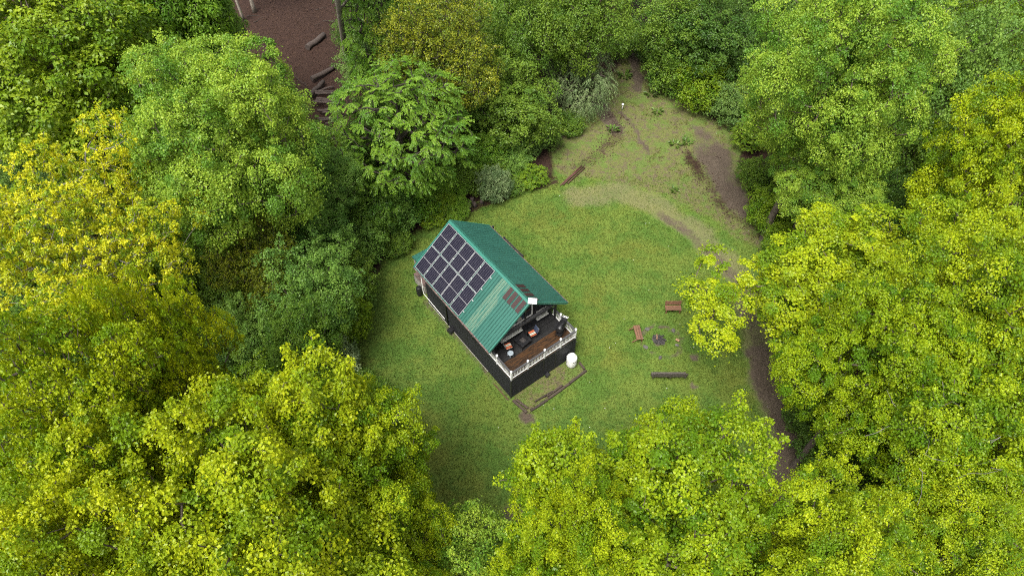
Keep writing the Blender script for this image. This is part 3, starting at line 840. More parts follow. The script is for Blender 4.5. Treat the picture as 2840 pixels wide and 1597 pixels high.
# lean-to at the far end
lt = B()
lt.prism([(-2.15, 2.74), (0.3, 3.20), (0.3, 3.13), (-2.15, 2.67)], 'y', -2.45, 1.6)
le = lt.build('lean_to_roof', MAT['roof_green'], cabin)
m = Matrix.Translation((-2.15, 0, 2.742)) @ Matrix.Rotation(-math.atan2(0.46, 2.45), 4, 'Y')
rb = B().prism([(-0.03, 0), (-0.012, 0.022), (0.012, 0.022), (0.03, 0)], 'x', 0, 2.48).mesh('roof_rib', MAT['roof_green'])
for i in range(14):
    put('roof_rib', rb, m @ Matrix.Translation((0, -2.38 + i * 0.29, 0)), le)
for uu, vv in ((-2.0, -2.3), (-2.0, 1.45)):
    B().box(uu - 0.05, uu + 0.05, vv - 0.05, vv + 0.05, 0, 2.69).build('post', MAT['pale_trim'], le)
B().bbox(-1.95, -0.4, -2.62, -2.30, 0, 0.95, 0.02).build('block_wall', MAT['concrete'], cabin)
B().bbox(-1.95, -0.4, -2.64, -2.28, 0.953, 1.05, 0.02).build('brick_cap', MAT['gutter_brown'], cabin)
# drain pipe down the long wall and along the foundation
B().tube([(-0.02, -2.95, 4.1), (-0.05, -2.96, 0.8), (0.1, -2.96, 0.72), (2.85, -2.96, 0.60)], 0.03, 8).build('drain_pipe', MAT['pvc'], cabin)
B().box(5.05, 5.3, -HWV - 0.09, -HWV - 0.036, 0.9, 4.3).build('downspout', MAT['black_paint'], cabin) if False else None
vb = B()
for i, (z, r) in enumerate(((3.05, 0.15), (3.25, 0.18), (3.45, 0.15), (3.65, 0.18), (3.85, 0.14))):
    vb.lathe([(0.001, z - 0.09), (r, z - 0.08), (r, z + 0.06), (0.001, z + 0.09)], 14, (6.9, -HWV - 0.24))
vb.box(6.86, 6.94, -HWV - 0.12, -HWV - 0.036, 3.0, 3.9)
vb.build('stove_vent', MAT['black_metal'], cabin)
B().tube([(3.2, -HWV - 0.036, 4.2), (3.2, -HWV - 0.09, 4.1), (3.2, -HWV - 0.09, 0.2)], 0.045, 8).build('downspout', MAT['black_metal'], cabin)

# ------------------------------------------------------------------ trees: prototypes
def unit(a): return a / (np.linalg.norm(a, axis=-1, keepdims=True) + 1e-9)

def auto_lobes(rng, Rr, Hc, n, size=(0.34, 0.48), reach=(0.52, 0.70), low=-0.55):
    L_ = [(np.zeros(3), np.array([Rr * 0.46, Rr * 0.46, Hc * 0.26]))]
    for i in range(n):
        z = 1 - (1 - low) * (i + 0.5) / n
        a = i * 2.399963 + rng.normal(0, 0.25)
        r = math.sqrt(max(0, 1 - z * z))
        d = np.array([r * math.cos(a), r * math.sin(a), z])
        k = rng.uniform(*reach)
        rr = Rr * rng.uniform(*size)
        taper = 1.0 if z > -0.1 else 0.9
        L_.append((d * np.array([Rr, Rr, Hc / 2]) * k * taper, np.array([rr, rr, rr * rng.uniform(0.75, 0.95)])))
    return L_

def clump_points(rng, lobes, spacing, tries, inner=0.12):
    C = np.array([l[0] for l in lobes]); S = np.array([l[1] for l in lobes])
    w = S.prod(1) ** (2 / 3); w /= w.sum()
    k = rng.choice(len(lobes), tries, p=w)
    d = unit(rng.normal(size=(tries, 3)))
    d[:, 2] = np.where((d[:, 2] < -0.35) & (rng.random(tries) < 0.6), -d[:, 2], d[:, 2])
    sh = rng.uniform(0.86, 1.04, tries)
    isin = rng.random(tries) < inner
    sh = np.where(isin, rng.uniform(0.35, 0.8, tries), sh)
    p = C[k] + d * S[k] * sh[:, None]
    # keep what is on the outside of the union of lobes
    q = np.linalg.norm((p[:, None] - C[None]) / S[None], axis=2)
    q[np.arange(tries), k] = 9
    ok = (q.min(1) > 0.82) | isin
    p, d = p[ok], d[ok]
    keep = []
    kp = np.empty((0, 3))
    for i in range(len(p)):
        if len(kp) == 0 or ((kp - p[i]) ** 2).sum(1).min() > spacing ** 2:
            keep.append(i); kp = p[keep]
    return p[keep], d[keep]

def leaves_dome(rng, C, D, S, per, cr, leaf, width=0.42, up=0.55, droop=0.25, flat=0.6, jit=0.5, fold=0.12):
    n = len(C)
    m = rng.poisson(per * S ** 1.7)
    idx = np.repeat(np.arange(n), m)
    N_ = len(idx)
    ax = unit(D * 0.7 + np.array([0, 0, up]) + rng.normal(0, 0.15, (n, 3)))[idx]
    rad = (cr * S * rng.uniform(0.65, 1.4, n))[idx]
    q = unit(rng.normal(size=(N_, 3)))
    dp = (q * ax).sum(1, keepdims=True)
    q = np.where(dp < -0.25, q - 2 * dp * ax, q)
    r = rad * (rng.random(N_) ** 0.28) * rng.uniform(0.75, 1.2, N_)
    r = np.where(rng.random(N_) < 0.14, r * rng.uniform(1.15, 1.75, N_), r)      # stray leaves between the tufts
    off = q * r[:, None]
    al = (off * ax).sum(1, keepdims=True)
    off = off - ax * al * (1 - flat)
    P = C[idx] + off
    nrm = unit(q * 0.55 + np.array([0, 0, 0.55]) + rng.normal(0, jit, (N_, 3)))
    t = rng.normal(size=(N_, 3)) + q * 0.6 + np.array([0, 0, -droop * 2])
    t = unit(t - nrm * (t * nrm).sum(1, keepdims=True))
    return leaf_quads(rng, P, t, nrm, leaf * rng.uniform(0.55, 1.45, N_), width, fold), idx

def leaf_quads(rng, P, t, nrm, L_, width, fold):
    s = np.cross(nrm, t)
    L1 = L_[:, None]
    f = (rng.normal(1, 0.6, len(P)) * fold)[:, None] * L1
    V = np.stack([P, P + t * L1 * 0.48 + s * L1 * width + nrm * f, P + t * L1 - nrm * f * 0.8, P + t * L1 * 0.48 - s * L1 * width + nrm * f], 1)
    return V.reshape(-1, 3)

def leaves_spray(rng, C, D, length, leaf, fans=5, steps=11, width=0.30, hang=0.25, spread=1.0):
    """flat fans of leafy twigs, for feathery and weeping trees"""
    Vs, ids = [], []
    n = len(C)
    up = np.array([0, 0, 1.0])
    for i in range(n):
        o = unit(D[i] * np.array([1, 1, 0.4]) + rng.normal(0, 0.25, 3) + np.array([0, 0, -hang * 0.4]))
        sd_ = unit(np.cross(o, up + rng.normal(0, 0.25, 3)))
        Ln = length * rng.uniform(0.7, 1.25)
        for k in range(fans):
            a = (k - (fans - 1) / 2) / max(1, fans - 1) * spread * 1.5 + rng.normal(0, 0.12)
            dirn = o * math.cos(a) + sd_ * math.sin(a)
            s = (np.arange(steps) + rng.random(steps) * 0.6) / steps
            ll = Ln * (1 - 0.35 * abs(a))
            P = C[i] - o * Ln * 0.35 + dirn[None] * (s * ll)[:, None] + np.array([0, 0, -1])[None] * (hang * ll * s ** 2)[:, None]
            tang = unit(dirn[None] + np.array([0, 0, -2.0]) * (hang * s)[:, None])
            for sgn in (-1, 1):
                sid = unit(np.cross(tang, up)) * sgn
                t = unit(tang * 0.75 + sid * 0.75 + rng.normal(0, 0.2, (steps, 3)) + np.array([0, 0, -hang]))
                nr = unit(np.cross(t, np.cross(up + rng.normal(0, 0.35, (steps, 3)), t)))
                Vs.append(leaf_quads(rng, P, t, nr, leaf * rng.uniform(0.7, 1.25, steps), width, 0.08))
                ids.append(np.full(steps, i))
    return np.concatenate(Vs), np.concatenate(ids)

def skeleton(rng, tips, base_h, top, r0, lean=0.25):
    """trunk plus limbs grown outward to every twig; returns tube segments"""
    nodes_ = [np.array([0, 0, -0.15])]; par = [-1]
    k = 7
    for i in range(1, k + 1):
        z = top * i / k
        nodes_.append(np.array([rng.normal(0, lean * 0.25) * i ** 0.5, rng.normal(0, lean * 0.25) * i ** 0.5, z])); par.append(i - 1)
    P = np.array(nodes_)
    ok_att = np.array([p[2] > base_h for p in nodes_])
    ax = np.array([0, 0, top * 0.62])
    order = np.argsort(np.linalg.norm((tips - ax) * np.array([1, 1, 0.7]), axis=1))
    pts = list(nodes_); att = list(ok_att)
    arr = np.zeros((len(tips) * 3 + 20, 3)); arr[:len(pts)] = pts
    aok = np.zeros(len(arr), bool); aok[:len(pts)] = att
    if not aok.any(): aok[len(pts) - 1] = True
    m = len(pts)
    tipnode = {}
    for ti in order:
        t = tips[ti]
        d = t - arr[:m]
        dist = np.linalg.norm(d, axis=1)
        cost = dist + np.maximum(0, -d[:, 2]) * 0.8          # rather attach from below
        cost = np.where(aok[:m], cost, 1e9)
        j = int(cost.argmin())
        a = arr[j]; L_ = dist[j]
        prev = j
        for s in ((0.5, 1.0) if L_ > 0.9 else (1.0,)):
            q = a + (t - a) * s
            if s < 1: q = q + rng.normal(0, 0.07 * L_, 3) + np.array([0, 0, -0.05 * L_])
            arr[m] = q; aok[m] = True; par.append(prev); prev = m; m += 1
    cnt = np.zeros(m)
    child = np.zeros(m, bool)
    for i in range(m - 1, 0, -1): child[par[i]] = True
    cnt[~child] = 1
    for i in range(m - 1, 0, -1): cnt[par[i]] += cnt[i]
    rad = r0 * (cnt / cnt[0]) ** 0.46
    rad = np.maximum(rad, 0.012)
    return arr[:m], np.array(par), rad

def wood_mesh(name, rng, pts, par, rad, mat, r0):
    Vs, Fs = [], []
    nv = 0
    for i in range(1, len(pts)):
        a, b = pts[par[i]], pts[i]
        ra, rb = min(rad[par[i]], rad[i] * 1.6), rad[i]
        if par[i] < 7 and i <= 7: ra, rb = rad[par[i]], rad[i]
        if par[i] == 0: ra = rad[0] * 1.25
        n = 9 if rb > 0.12 else 5 if rb > 0.035 else 3
        d = unit(b - a)
        o = np.array([1.0, 0, 0]) if abs(d[0]) < 0.8 else np.array([0, 1.0, 0])
        u_ = unit(np.cross(d, o)); v_ = np.cross(d, u_)
        t = np.arange(n) * 2 * np.pi / n
        ring = np.cos(t)[:, None] * u_ + np.sin(t)[:, None] * v_
        Vs.append(a + ring * ra - d * ra * 0.2); Vs.append(b + ring * rb)
        k = np.arange(n); k2 = (k + 1) % n
        Fs.append(np.c_[nv + k, nv + k2, nv + n + k2]); Fs.append(np.c_[nv + k, nv + n + k2, nv + n + k])
        nv += 2 * n
    return np_mesh(name, np.concatenate(Vs), np.concatenate(Fs), mat, None, True)

PROTO = {}
TRIS = 0
def proto(key, seed, Rr, hc, Hc, lobes=None, nl=16, spacing=0.85, tries=9000, per=200, cr=0.62, leaf=0.16, base=0.35, r0=0.30, mode='dome', bark='bark',
          size=(0.34, 0.48), reach=(0.52, 0.70), low=-0.55, inner=0.12, shoots=0.3, **kw):
    global TRIS
    rng = np.random.default_rng(seed)
    lb = lobes or auto_lobes(rng, Rr, Hc, nl, size, reach, low)
    C, D = clump_points(rng, lb, spacing, tries, inner)
    C = C + np.array([0, 0, hc])
    ok = C[:, 2] > 0.25
    C, D = C[ok], D[ok]
    S = np.ones(len(C))
    if shoots and mode == 'dome':                     # leafy shoots that stand out of the crown
        sel = np.where((rng.random(len(C)) < shoots) & (D[:, 2] > -0.3))[0]
        d = unit(D[sel] + np.array([0, 0, 0.55]) + rng.normal(0, 0.25, (len(sel), 3)))
        g_ = (cr * rng.uniform(0.75, 1.15, len(sel)))[:, None]
        C = np.concatenate([C, C[sel] + d * g_, C[sel] + d * g_ * 1.75]); D = np.concatenate([D, d, d])
        S = np.concatenate([S, np.full(len(sel), 0.62), np.full(len(sel), 0.40)])
    if mode == 'dome': V, idx = leaves_dome(rng, C, D, S, per, cr, leaf, **kw)
    else: V, idx = leaves_spray(rng, C, D, cr, leaf, **kw)
    n = len(V) // 4
    f = np.arange(n)[:, None] * 4
    F = np.concatenate([f + np.array([[0, 1, 2]]), f + np.array([[0, 2, 3]])], 0)
    V[:, 2] = np.maximum(V[:, 2], 0.03)
    tw = rng.random(len(C))
    crown = np_mesh('crown', V, F, MAT['leaf_mid'], {'rnd': np.repeat(rng.random(n), 4), 'twig': np.repeat(tw[idx], 4)})
    pts, par, rad = skeleton(rng, C, hc - Hc * base, hc + Hc * 0.22, r0)
    wood = wood_mesh('trunk', rng, pts, par, rad, MAT[bark], r0)
    PROTO[key] = (crown, wood, Rr, hc)
    TRIS += 2 * n + len(wood.polygons)
    return len(C), n

proto('maple_a', 11, 6.0, 12.0, 11.5, nl=26, spacing=0.96, per=350, cr=0.66, leaf=0.105, size=(0.22, 0.38), reach=(0.56, 0.94), inner=0.06)
proto('maple_b', 12, 6.0, 12.0, 11.0, nl=22, spacing=0.94, per=270, cr=0.62, leaf=0.135, size=(0.20, 0.40), reach=(0.60, 0.98), inner=0.06)
proto('maple_c', 13, 6.0, 12.0, 12.5, nl=27, spacing=0.94, per=260, cr=0.60, leaf=0.13, size=(0.18, 0.36), reach=(0.58, 1.0), inner=0.06)
side = auto_lobes(np.random.default_rng(5), 5.0, 10, 28, (0.2, 0.36), (0.5, 0.92)) + [(np.array([-6.4, -0.3, -1.0]), np.array([1.3, 1.4, 0.9])), (np.array([-7.6, 0.6, -1.5]), np.array([1.1, 1.0, 0.8])), (np.array([-6.9, 2.4, -0.8]), np.array([0.9, 1.1, 0.7])), (np.array([-7.3, -1.7, -2.0]), np.array([1.1, 1.5, 0.9])), (np.array([-5.5, 1.6, -0.6]), np.array([0.9, 0.8, 0.7]))]
proto('maple_side', 14, 6.0, 12.0, 11.0, lobes=side, spacing=0.94, tries=10000, per=260, cr=0.60, leaf=0.132)
proto('linden_a', 21, 6.0, 12.0, 12.5, nl=34, spacing=0.86, per=150, cr=0.56, leaf=0.175, width=0.40, droop=0.6, jit=0.42, size=(0.20, 0.34), reach=(0.52, 0.90))
proto('linden_b', 22, 4.5, 9.0, 9.5, nl=14, spacing=0.74, tries=7000, per=120, cr=0.62, leaf=0.22, width=0.24, droop=0.9, jit=0.35)
proto('yellow_a', 31, 6.0, 12.0, 11.0, nl=40, spacing=0.55, tries=9000, per=58, cr=0.25, leaf=0.105, size=(0.14, 0.26), reach=(0.30, 1.0), inner=0.30, r0=0.2, shoots=0.5, bark='bark_grey', jit=0.8)
proto('yellow_b', 32, 6.0, 12.0, 11.0, nl=38, spacing=0.58, tries=9000, per=85, cr=0.36, leaf=0.12, size=(0.16, 0.28), reach=(0.40, 0.98), inner=0.30, bark='bark', jit=0.7)
proto('feather_a', 41, 5.0, 7.0, 11.0, nl=18, spacing=0.80, tries=8000, cr=1.05, leaf=0.135, mode='spray', fans=5, steps=13, width=0.30, hang=0.28, base=0.5, bark='bark_dark')
proto('olive_a', 51, 5.0, 9.0, 12.5, nl=24, spacing=0.62, tries=9000, per=58, cr=0.42, leaf=0.11, size=(0.22, 0.34), reach=(0.45, 0.9), inner=0.3, bark='bark_dark', jit=0.8, base=0.5)
proto('shrub_a', 61, 2.0, 1.5, 3.2, nl=12, spacing=0.42, tries=4000, per=75, cr=0.34, leaf=0.10, base=0.5, r0=0.07, bark='bark_dark', low=-0.8)
proto('shrub_b', 62, 2.0, 1.5, 3.0, nl=15, spacing=0.40, tries=4000, per=60, cr=0.33, leaf=0.115, base=0.5, r0=0.07, bark='bark_dark', size=(0.26, 0.42), reach=(0.55, 0.85), low=-0.8, width=0.34)
proto('shrub_c', 63, 2.0, 1.4, 2.8, nl=10, spacing=0.40, tries=3500, cr=0.55, leaf=0.11, mode='spray', fans=4, steps=7, width=0.3, hang=0.2, base=0.5, r0=0.06, bark='bark_dark', low=-0.8)
proto('willow_a', 71, 3.0, 2.8, 5.6, nl=14, spacing=0.50, tries=5000, cr=0.85, leaf=0.13, mode='spray', fans=4, steps=9, width=0.16, hang=0.75, base=0.5, r0=0.12, low=-0.8)
proto('under_a', 81, 3.5, 5.5, 8.0, nl=30, spacing=0.78, tries=6000, per=170, cr=0.55, leaf=0.11, size=(0.20, 0.36), reach=(0.45, 0.92), base=0.5, r0=0.14, bark='bark_dark', low=-0.8)
proto('under_b', 82, 3.5, 5.5, 8.5, nl=30, spacing=0.66, tries=6000, per=80, cr=0.46, leaf=0.135, base=0.5, r0=0.14, bark='bark_dark', size=(0.18, 0.34), reach=(0.45, 0.95), low=-0.85, width=0.36)

def plant(name, key, x, y, r, zc, leaf, label, cat='tree', group=None, rot=None, bark=None, z0=0.0):
    crown, wood, Rr, hc = PROTO[key]
    o = empty(name, (x, y, z0), rot if rot is not None else random.Random(x * 7.3 + y * 3.1).uniform(0, 6.28))
    s = r / Rr
    o.scale = (s, s, zc / hc)
    for nm, me, mt in (('trunk', wood, bark), ('crown', crown, leaf)):
        c = link(nm, me, o)
        if mt:
            c.material_slots[0].link = 'OBJECT'
            c.material_slots[0].material = MAT[mt]
    tag(o, label, cat, group)
    return o

def tree(name, key, px, py, zc, rpx, leaf, label, **kw):
    """crown centre surveyed at picture point (px, py) and height zc; rpx = crown radius there in picture units"""
    p = at(px, py, zc)
    dist = (p - np.array([0, 0, CAM_H])) @ FWD
    return plant(name, key, p[0], p[1], rpx * dist * 2840 / 2576 / FOC, zc, leaf, label, **kw)

G_T = 'tall trees round the clearing'
# upper left
tree('maple_tree', 'maple_a', 572, 372, 14, 238, 'leaf_maple', 'big round lime green maple left of the leaf-covered gap', group=G_T)
tree('linden_tree', 'linden_a', 165, 215, 14, 280, 'leaf_linden', 'mid green large-leaved tree filling the upper left corner', group=G_T)
tree('linden_tree', 'linden_b', 390, 55, 13, 175, 'leaf_feather', 'drooping light green tree at top edge beside the leaf-covered gap', group=G_T)
tree('linden_tree', 'linden_b', 530, 115, 10, 95, 'leaf_soft', 'small drooping green tree between big maple and leaf-covered gap', group=G_T)
tree('maple_tree', 'maple_a', 762, 450, 8, 128, 'leaf_soft', 'soft green maple behind right flank of the big round maple', group=G_T)
tree('maple_tree', 'yellow_a', 225, 610, 14, 275, 'leaf_yellow', 'sparse yellow flowering maple with grey twigs at left edge', group=G_T)
# left, between yellow maple and lawn
tree('forest_tree', 'olive_a', 655, 690, 7, 125, 'leaf_olive', 'olive brown thin-leaved tree below the big round maple', group=G_T)
tree('forest_tree', 'under_a', 795, 745, 6.5, 125, 'leaf_soft', 'soft green tree nearest the lawn left of cabin', group=G_T)
tree('forest_tree', 'under_a', 470, 430, 7, 110, 'leaf_mid', 'shaded green tree squeezed between yellow and round maples', group=G_T)
tree('forest_tree', 'under_b', 560, 690, 6, 120, 'leaf_mid', 'dark green tree right of the yellow maple', group=G_T)
tree('forest_tree', 'under_b', 640, 850, 5, 85, 'leaf_soft', 'bluish green tree with broad leaves above lower left maples', group=G_T)
tree('forest_tree', 'under_a', 770, 860, 6, 100, 'leaf_mid', 'mid green bushy tree beside lawn, left of the barbecue deck', group=G_T)
tree('forest_tree', 'under_a', 800, 585, 6, 92, 'leaf_soft', 'soft green tree below the bare grey trunk', group=G_T)
tree('forest_tree', 'under_b', 940, 520, 4, 85, 'leaf_mid', 'mid green tree beside the bare grey trunk, nearer the cabin', group=G_T)
# lower left
tree('maple_tree', 'yellow_b', 440, 930, 14, 150, 'leaf_golden', 'golden green maple top above the lower left maples', group=G_T)
tree('maple_tree', 'yellow_b', 250, 1130, 15, 260, 'leaf_golden', 'yellow-green open maple at lower left edge', group=G_T)
tree('maple_tree', 'maple_b', 690, 1290, 14, 300, 'leaf_warm', 'large bright lime maple spreading over the bottom left', group=G_T)
tree('maple_tree', 'maple_c', 880, 1210, 11, 200, 'leaf_lime', 'bright lime maple edging the lower left of lawn', group=G_T)
tree('maple_tree', 'maple_c', 360, 1420, 13, 265, 'leaf_warm', 'bright lime maple cut by the bottom edge, left', group=G_T)
tree('maple_tree', 'under_a', 1190, 1420, 7, 150, 'leaf_maple', 'low mid green tree at bottom edge between the two lime maples', group=G_T)
tree('maple_tree', 'maple_c', 930, 1420, 10, 190, 'leaf_lime', 'lime maple at bottom edge left of the low green tree', group=G_T)
# lower right
tree('maple_tree', 'maple_b', 1600, 1355, 12, 285, 'leaf_lime', 'broad bright lime maple below the long dark bench', group=G_T, rot=1.0)
tree('maple_tree', 'maple_c', 2010, 1450, 11, 210, 'leaf_lime', 'bright lime maple cut by the bottom edge, right of centre', group=G_T)
tree('maple_tree', 'maple_c', 1440, 1430, 12, 170, 'leaf_lime', 'bright lime maple cut by the bottom edge near centre', group=G_T)
# right
tree('maple_tree', 'maple_side', 2118, 728, 9.5, 264, 'leaf_lime', 'lime maple with a bough reaching out toward the brown bench', group=G_T, rot=0.0)
tree('maple_tree', 'maple_a', 2420, 800, 13, 250, 'leaf_lime', 'dense lime maple at right edge, mid height', group=G_T)
tree('maple_tree', 'maple_c', 2165, 955, 11, 185, 'leaf_lime', 'lime maple overhanging the dirt path at right', group=G_T)
tree('maple_tree', 'maple_b', 2420, 1100, 11, 220, 'leaf_lime', 'green maple under the bare dead treetop, lower right', group=G_T)
tree('maple_tree', 'maple_a', 2400, 1380, 10, 230, 'leaf_lime', 'green maple filling the lower right corner', group=G_T)
tree('maple_tree', 'maple_c', 2520, 470, 13, 180, 'leaf_lime', 'lime maple at right edge below the dull green trees', group=G_T)
# upper right
tree('maple_tree', 'maple_a', 2085, 215, 15, 215, 'leaf_maple', 'tall lime green maple right of the dirt bank', group=G_T)
tree('maple_tree', 'maple_a', 2060, 440, 8, 140, 'leaf_maple', 'lower lime maple between dirt bank and tall maple', group=G_T)
tree('forest_tree', 'under_a', 2400, 230, 11, 140, 'leaf_soft', 'soft dull green tree right of the tall lime maple', group=G_T)
tree('forest_tree', 'olive_a', 2510, 130, 11, 170, 'leaf_linden', 'thin-leaved yellowish green tree in the upper right corner', group=G_T)
tree('forest_tree', 'under_b', 2350, 400, 7, 120, 'leaf_mid', 'shaded green tree under the right edge of tall maple', group=G_T)
# top centre
tree('feathery_tree', 'feather_a', 1010, 340, 8, 190, 'leaf_feather', 'feathery bright green tree behind cabin, right of the leaf gap', group=G_T)
tree('feathery_tree', 'feather_a', 965, 110, 9, 105, 'leaf_feather', 'feathery green tree beside the tall bare trunk at top', group=G_T)
tree('forest_tree', 'olive_a', 1110, 140, 10, 160, 'leaf_olive', 'olive yellow thin-leaved tree at top centre', group=G_T)
tree('forest_tree', 'under_b', 1290, 260, 5, 125, 'leaf_mid', 'mid green tree left of the silvery willow', group=G_T)
tree('forest_tree', 'under_a', 1330, 80, 9, 120, 'leaf_mid', 'mid green tree at top centre, right of the olive tree', group=G_T)
tree('forest_tree', 'under_a', 1480, 60, 9, 120, 'leaf_mid', 'mid green tree at top edge above the silvery willow', group=G_T)
tree('forest_tree', 'under_b', 1700, 60, 6, 110, 'leaf_mid', 'dark green tree at top edge where the trail enters the woods', group=G_T)
tree('forest_tree', 'under_b', 1800, 90, 6, 120, 'leaf_deep', 'deep green tree at top edge left of the tall maple', group=G_T)

# shrubs
G_S = 'shrubs along the edge of the clearing'
def shrub(key, px, py, r, h, leaf, label, name='shrub', **kw):
    p = at(px, py, 0.0)
    return plant(name, key, p[0], p[1], r, h / 2.0, leaf, label, cat='shrub', group=G_S, **kw)
shrub('willow_a', 1452, 272, 3.7, 7.0, 'leaf_grey', 'silvery grey-green drooping willow bush beside the trail', name='willow_bush')
shrub('shrub_a', 1245, 500, 1.5, 3.0, 'leaf_grey', 'pale grey-green bush hanging over the lawn edge behind cabin')
shrub('shrub_b', 1335, 375, 1.9, 2.2, 'leaf_bluish', 'pale bluish green low bush on the grassy bank')
shrub('shrub_c', 1335, 460, 1.5, 1.6, 'leaf_linden', 'yellow-green sprawling bush left of the rusty poles')
shrub('shrub_c', 1250, 440, 1.6, 2.4, 'leaf_mid', 'green sprawling bush behind the pale grey-green bush')
shrub('under_a', 1130, 480, 2.6, 2.6, 'leaf_feather', 'bright green bush directly behind the cabin ridge')
shrub('shrub_a', 1060, 530, 2.3, 3.2, 'leaf_feather', 'round green bush behind the cabin, nearest the lawn')
shrub('shrub_b', 975, 585, 2.6, 4.0, 'leaf_soft', 'green bush at the far left corner of the lawn')
shrub('shrub_a', 905, 650, 2.5, 4.2, 'leaf_soft', 'soft green bush beside lawn, left of cabin roof')
shrub('shrub_b', 880, 740, 2.4, 4.2, 'leaf_mid', 'green bush on the left lawn edge level with solar panels')
shrub('shrub_a', 860, 850, 2.4, 4.2, 'leaf_linden', 'dark green bush on left lawn edge below the soft green tree')
shrub('shrub_a', 840, 960, 2.2, 3.8, 'leaf_grey', 'pale green rounded bush at lower left lawn edge')
shrub('shrub_b', 935, 1010, 1.7, 2.2, 'leaf_mid', 'low green bush at lawn edge above lower left maple')
shrub('shrub_c', 1010, 1100, 1.3, 3.4, 'leaf_grey', 'wispy pale shrub poking out beside lower left maple')
shrub('shrub_c', 1085, 560, 1.2, 1.2, 'leaf_linden', 'small yellow-green bush at the far end of the cabin roof')
shrub('shrub_a', 1685, 225, 2.9, 4.2, 'leaf_mid', 'green bush right of the trail at the top of clearing')
shrub('shrub_b', 1755, 262, 3.0, 4.2, 'leaf_linden', 'yellowish green bush above the bare dirt bank')
shrub('shrub_a', 1640, 150, 2.3, 3.6, 'leaf_deep', 'dark green bush where the trail enters the woods, right side')
shrub('shrub_b', 1560, 140, 2.2, 3.4, 'leaf_mid', 'green bush left of the trail at the top of clearing')
shrub('shrub_a', 1830, 300, 2.4, 3.2, 'leaf_bluish', 'bluish green bush at upper end of the bare dirt bank')
shrub('shrub_b', 1770, 170, 2.6, 4.2, 'leaf_mid', 'tall green bush under the dark trees at top right')
shrub('shrub_a', 1860, 220, 2.6, 4.4, 'leaf_deep', 'dark bush in the shade left of tall lime maple')
shrub('shrub_c', 1880, 370, 1.7, 2.6, 'leaf_linden', 'yellow-green bush at right side of the dirt bank')
shrub('shrub_b', 1890, 470, 1.7, 2.6, 'leaf_mid', 'green bush right of the dirt bank, middle of the row')
shrub('shrub_a', 1935, 570, 2.3, 3.4, 'leaf_linden', 'green bush at lower end of the dirt bank by fallen branch')
shrub('shrub_b', 1960, 640, 1.8, 2.6, 'leaf_linden', 'green bush beside the path under the right lime maple')
shrub('shrub_a', 2060, 1140, 2.4, 4.6, 'leaf_deep', 'dark green bush beside the dirt path, lower right')
shrub('shrub_b', 2010, 1060, 1.6, 2.6, 'leaf_deep', 'low dark bush at the edge of the dirt path')

shrub('shrub_b', 1000, 630, 1.4, 1.8, 'leaf_mid', 'low green bush at the lawn edge left of the lean-to')
shrub('shrub_a', 2140, 1190, 2.4, 4.0, 'leaf_mid', 'green bush right of the dirt path near the bottom')
shrub('shrub_b', 900, 800, 1.3, 1.8, 'leaf_linden', 'small yellowish bush on the left lawn edge')
shrub('shrub_b', 1150, 545, 1.3, 1.5, 'leaf_feather', 'small bright green bush touching the ridge end of the cabin')
shrub('shrub_a', 1430, 330, 1.5, 1.8, 'leaf_mid', 'small green bush below the silvery willow')

shrub('shrub_b', 1185, 478, 1.9, 2.6, 'leaf_mid', 'green bush between the bright bush and the pale grey-green bush')
shrub('shrub_a', 1290, 425, 1.7, 2.2, 'leaf_soft', 'soft green bush above the yellow-green sprawling bush')
shrub('shrub_c', 1290, 480, 1.2, 1.3, 'leaf_mid', 'low green bush right of the pale grey-green bush')
shrub('shrub_b', 1110, 535, 1.5, 1.9, 'leaf_linden', 'yellowish green bush behind the ridge end of the cabin')
shrub('shrub_b', 1215, 430, 2.1, 3.4, 'leaf_feather', 'bright green bush above the rotten stump')
shrub('shrub_c', 1385, 365, 1.2, 1.4, 'leaf_weed', 'low weedy green bush right of the low bluish bush')
shrub('shrub_a', 1200, 355, 2.6, 5.0, 'leaf_mid', 'tall green bush right of the feathery tree')

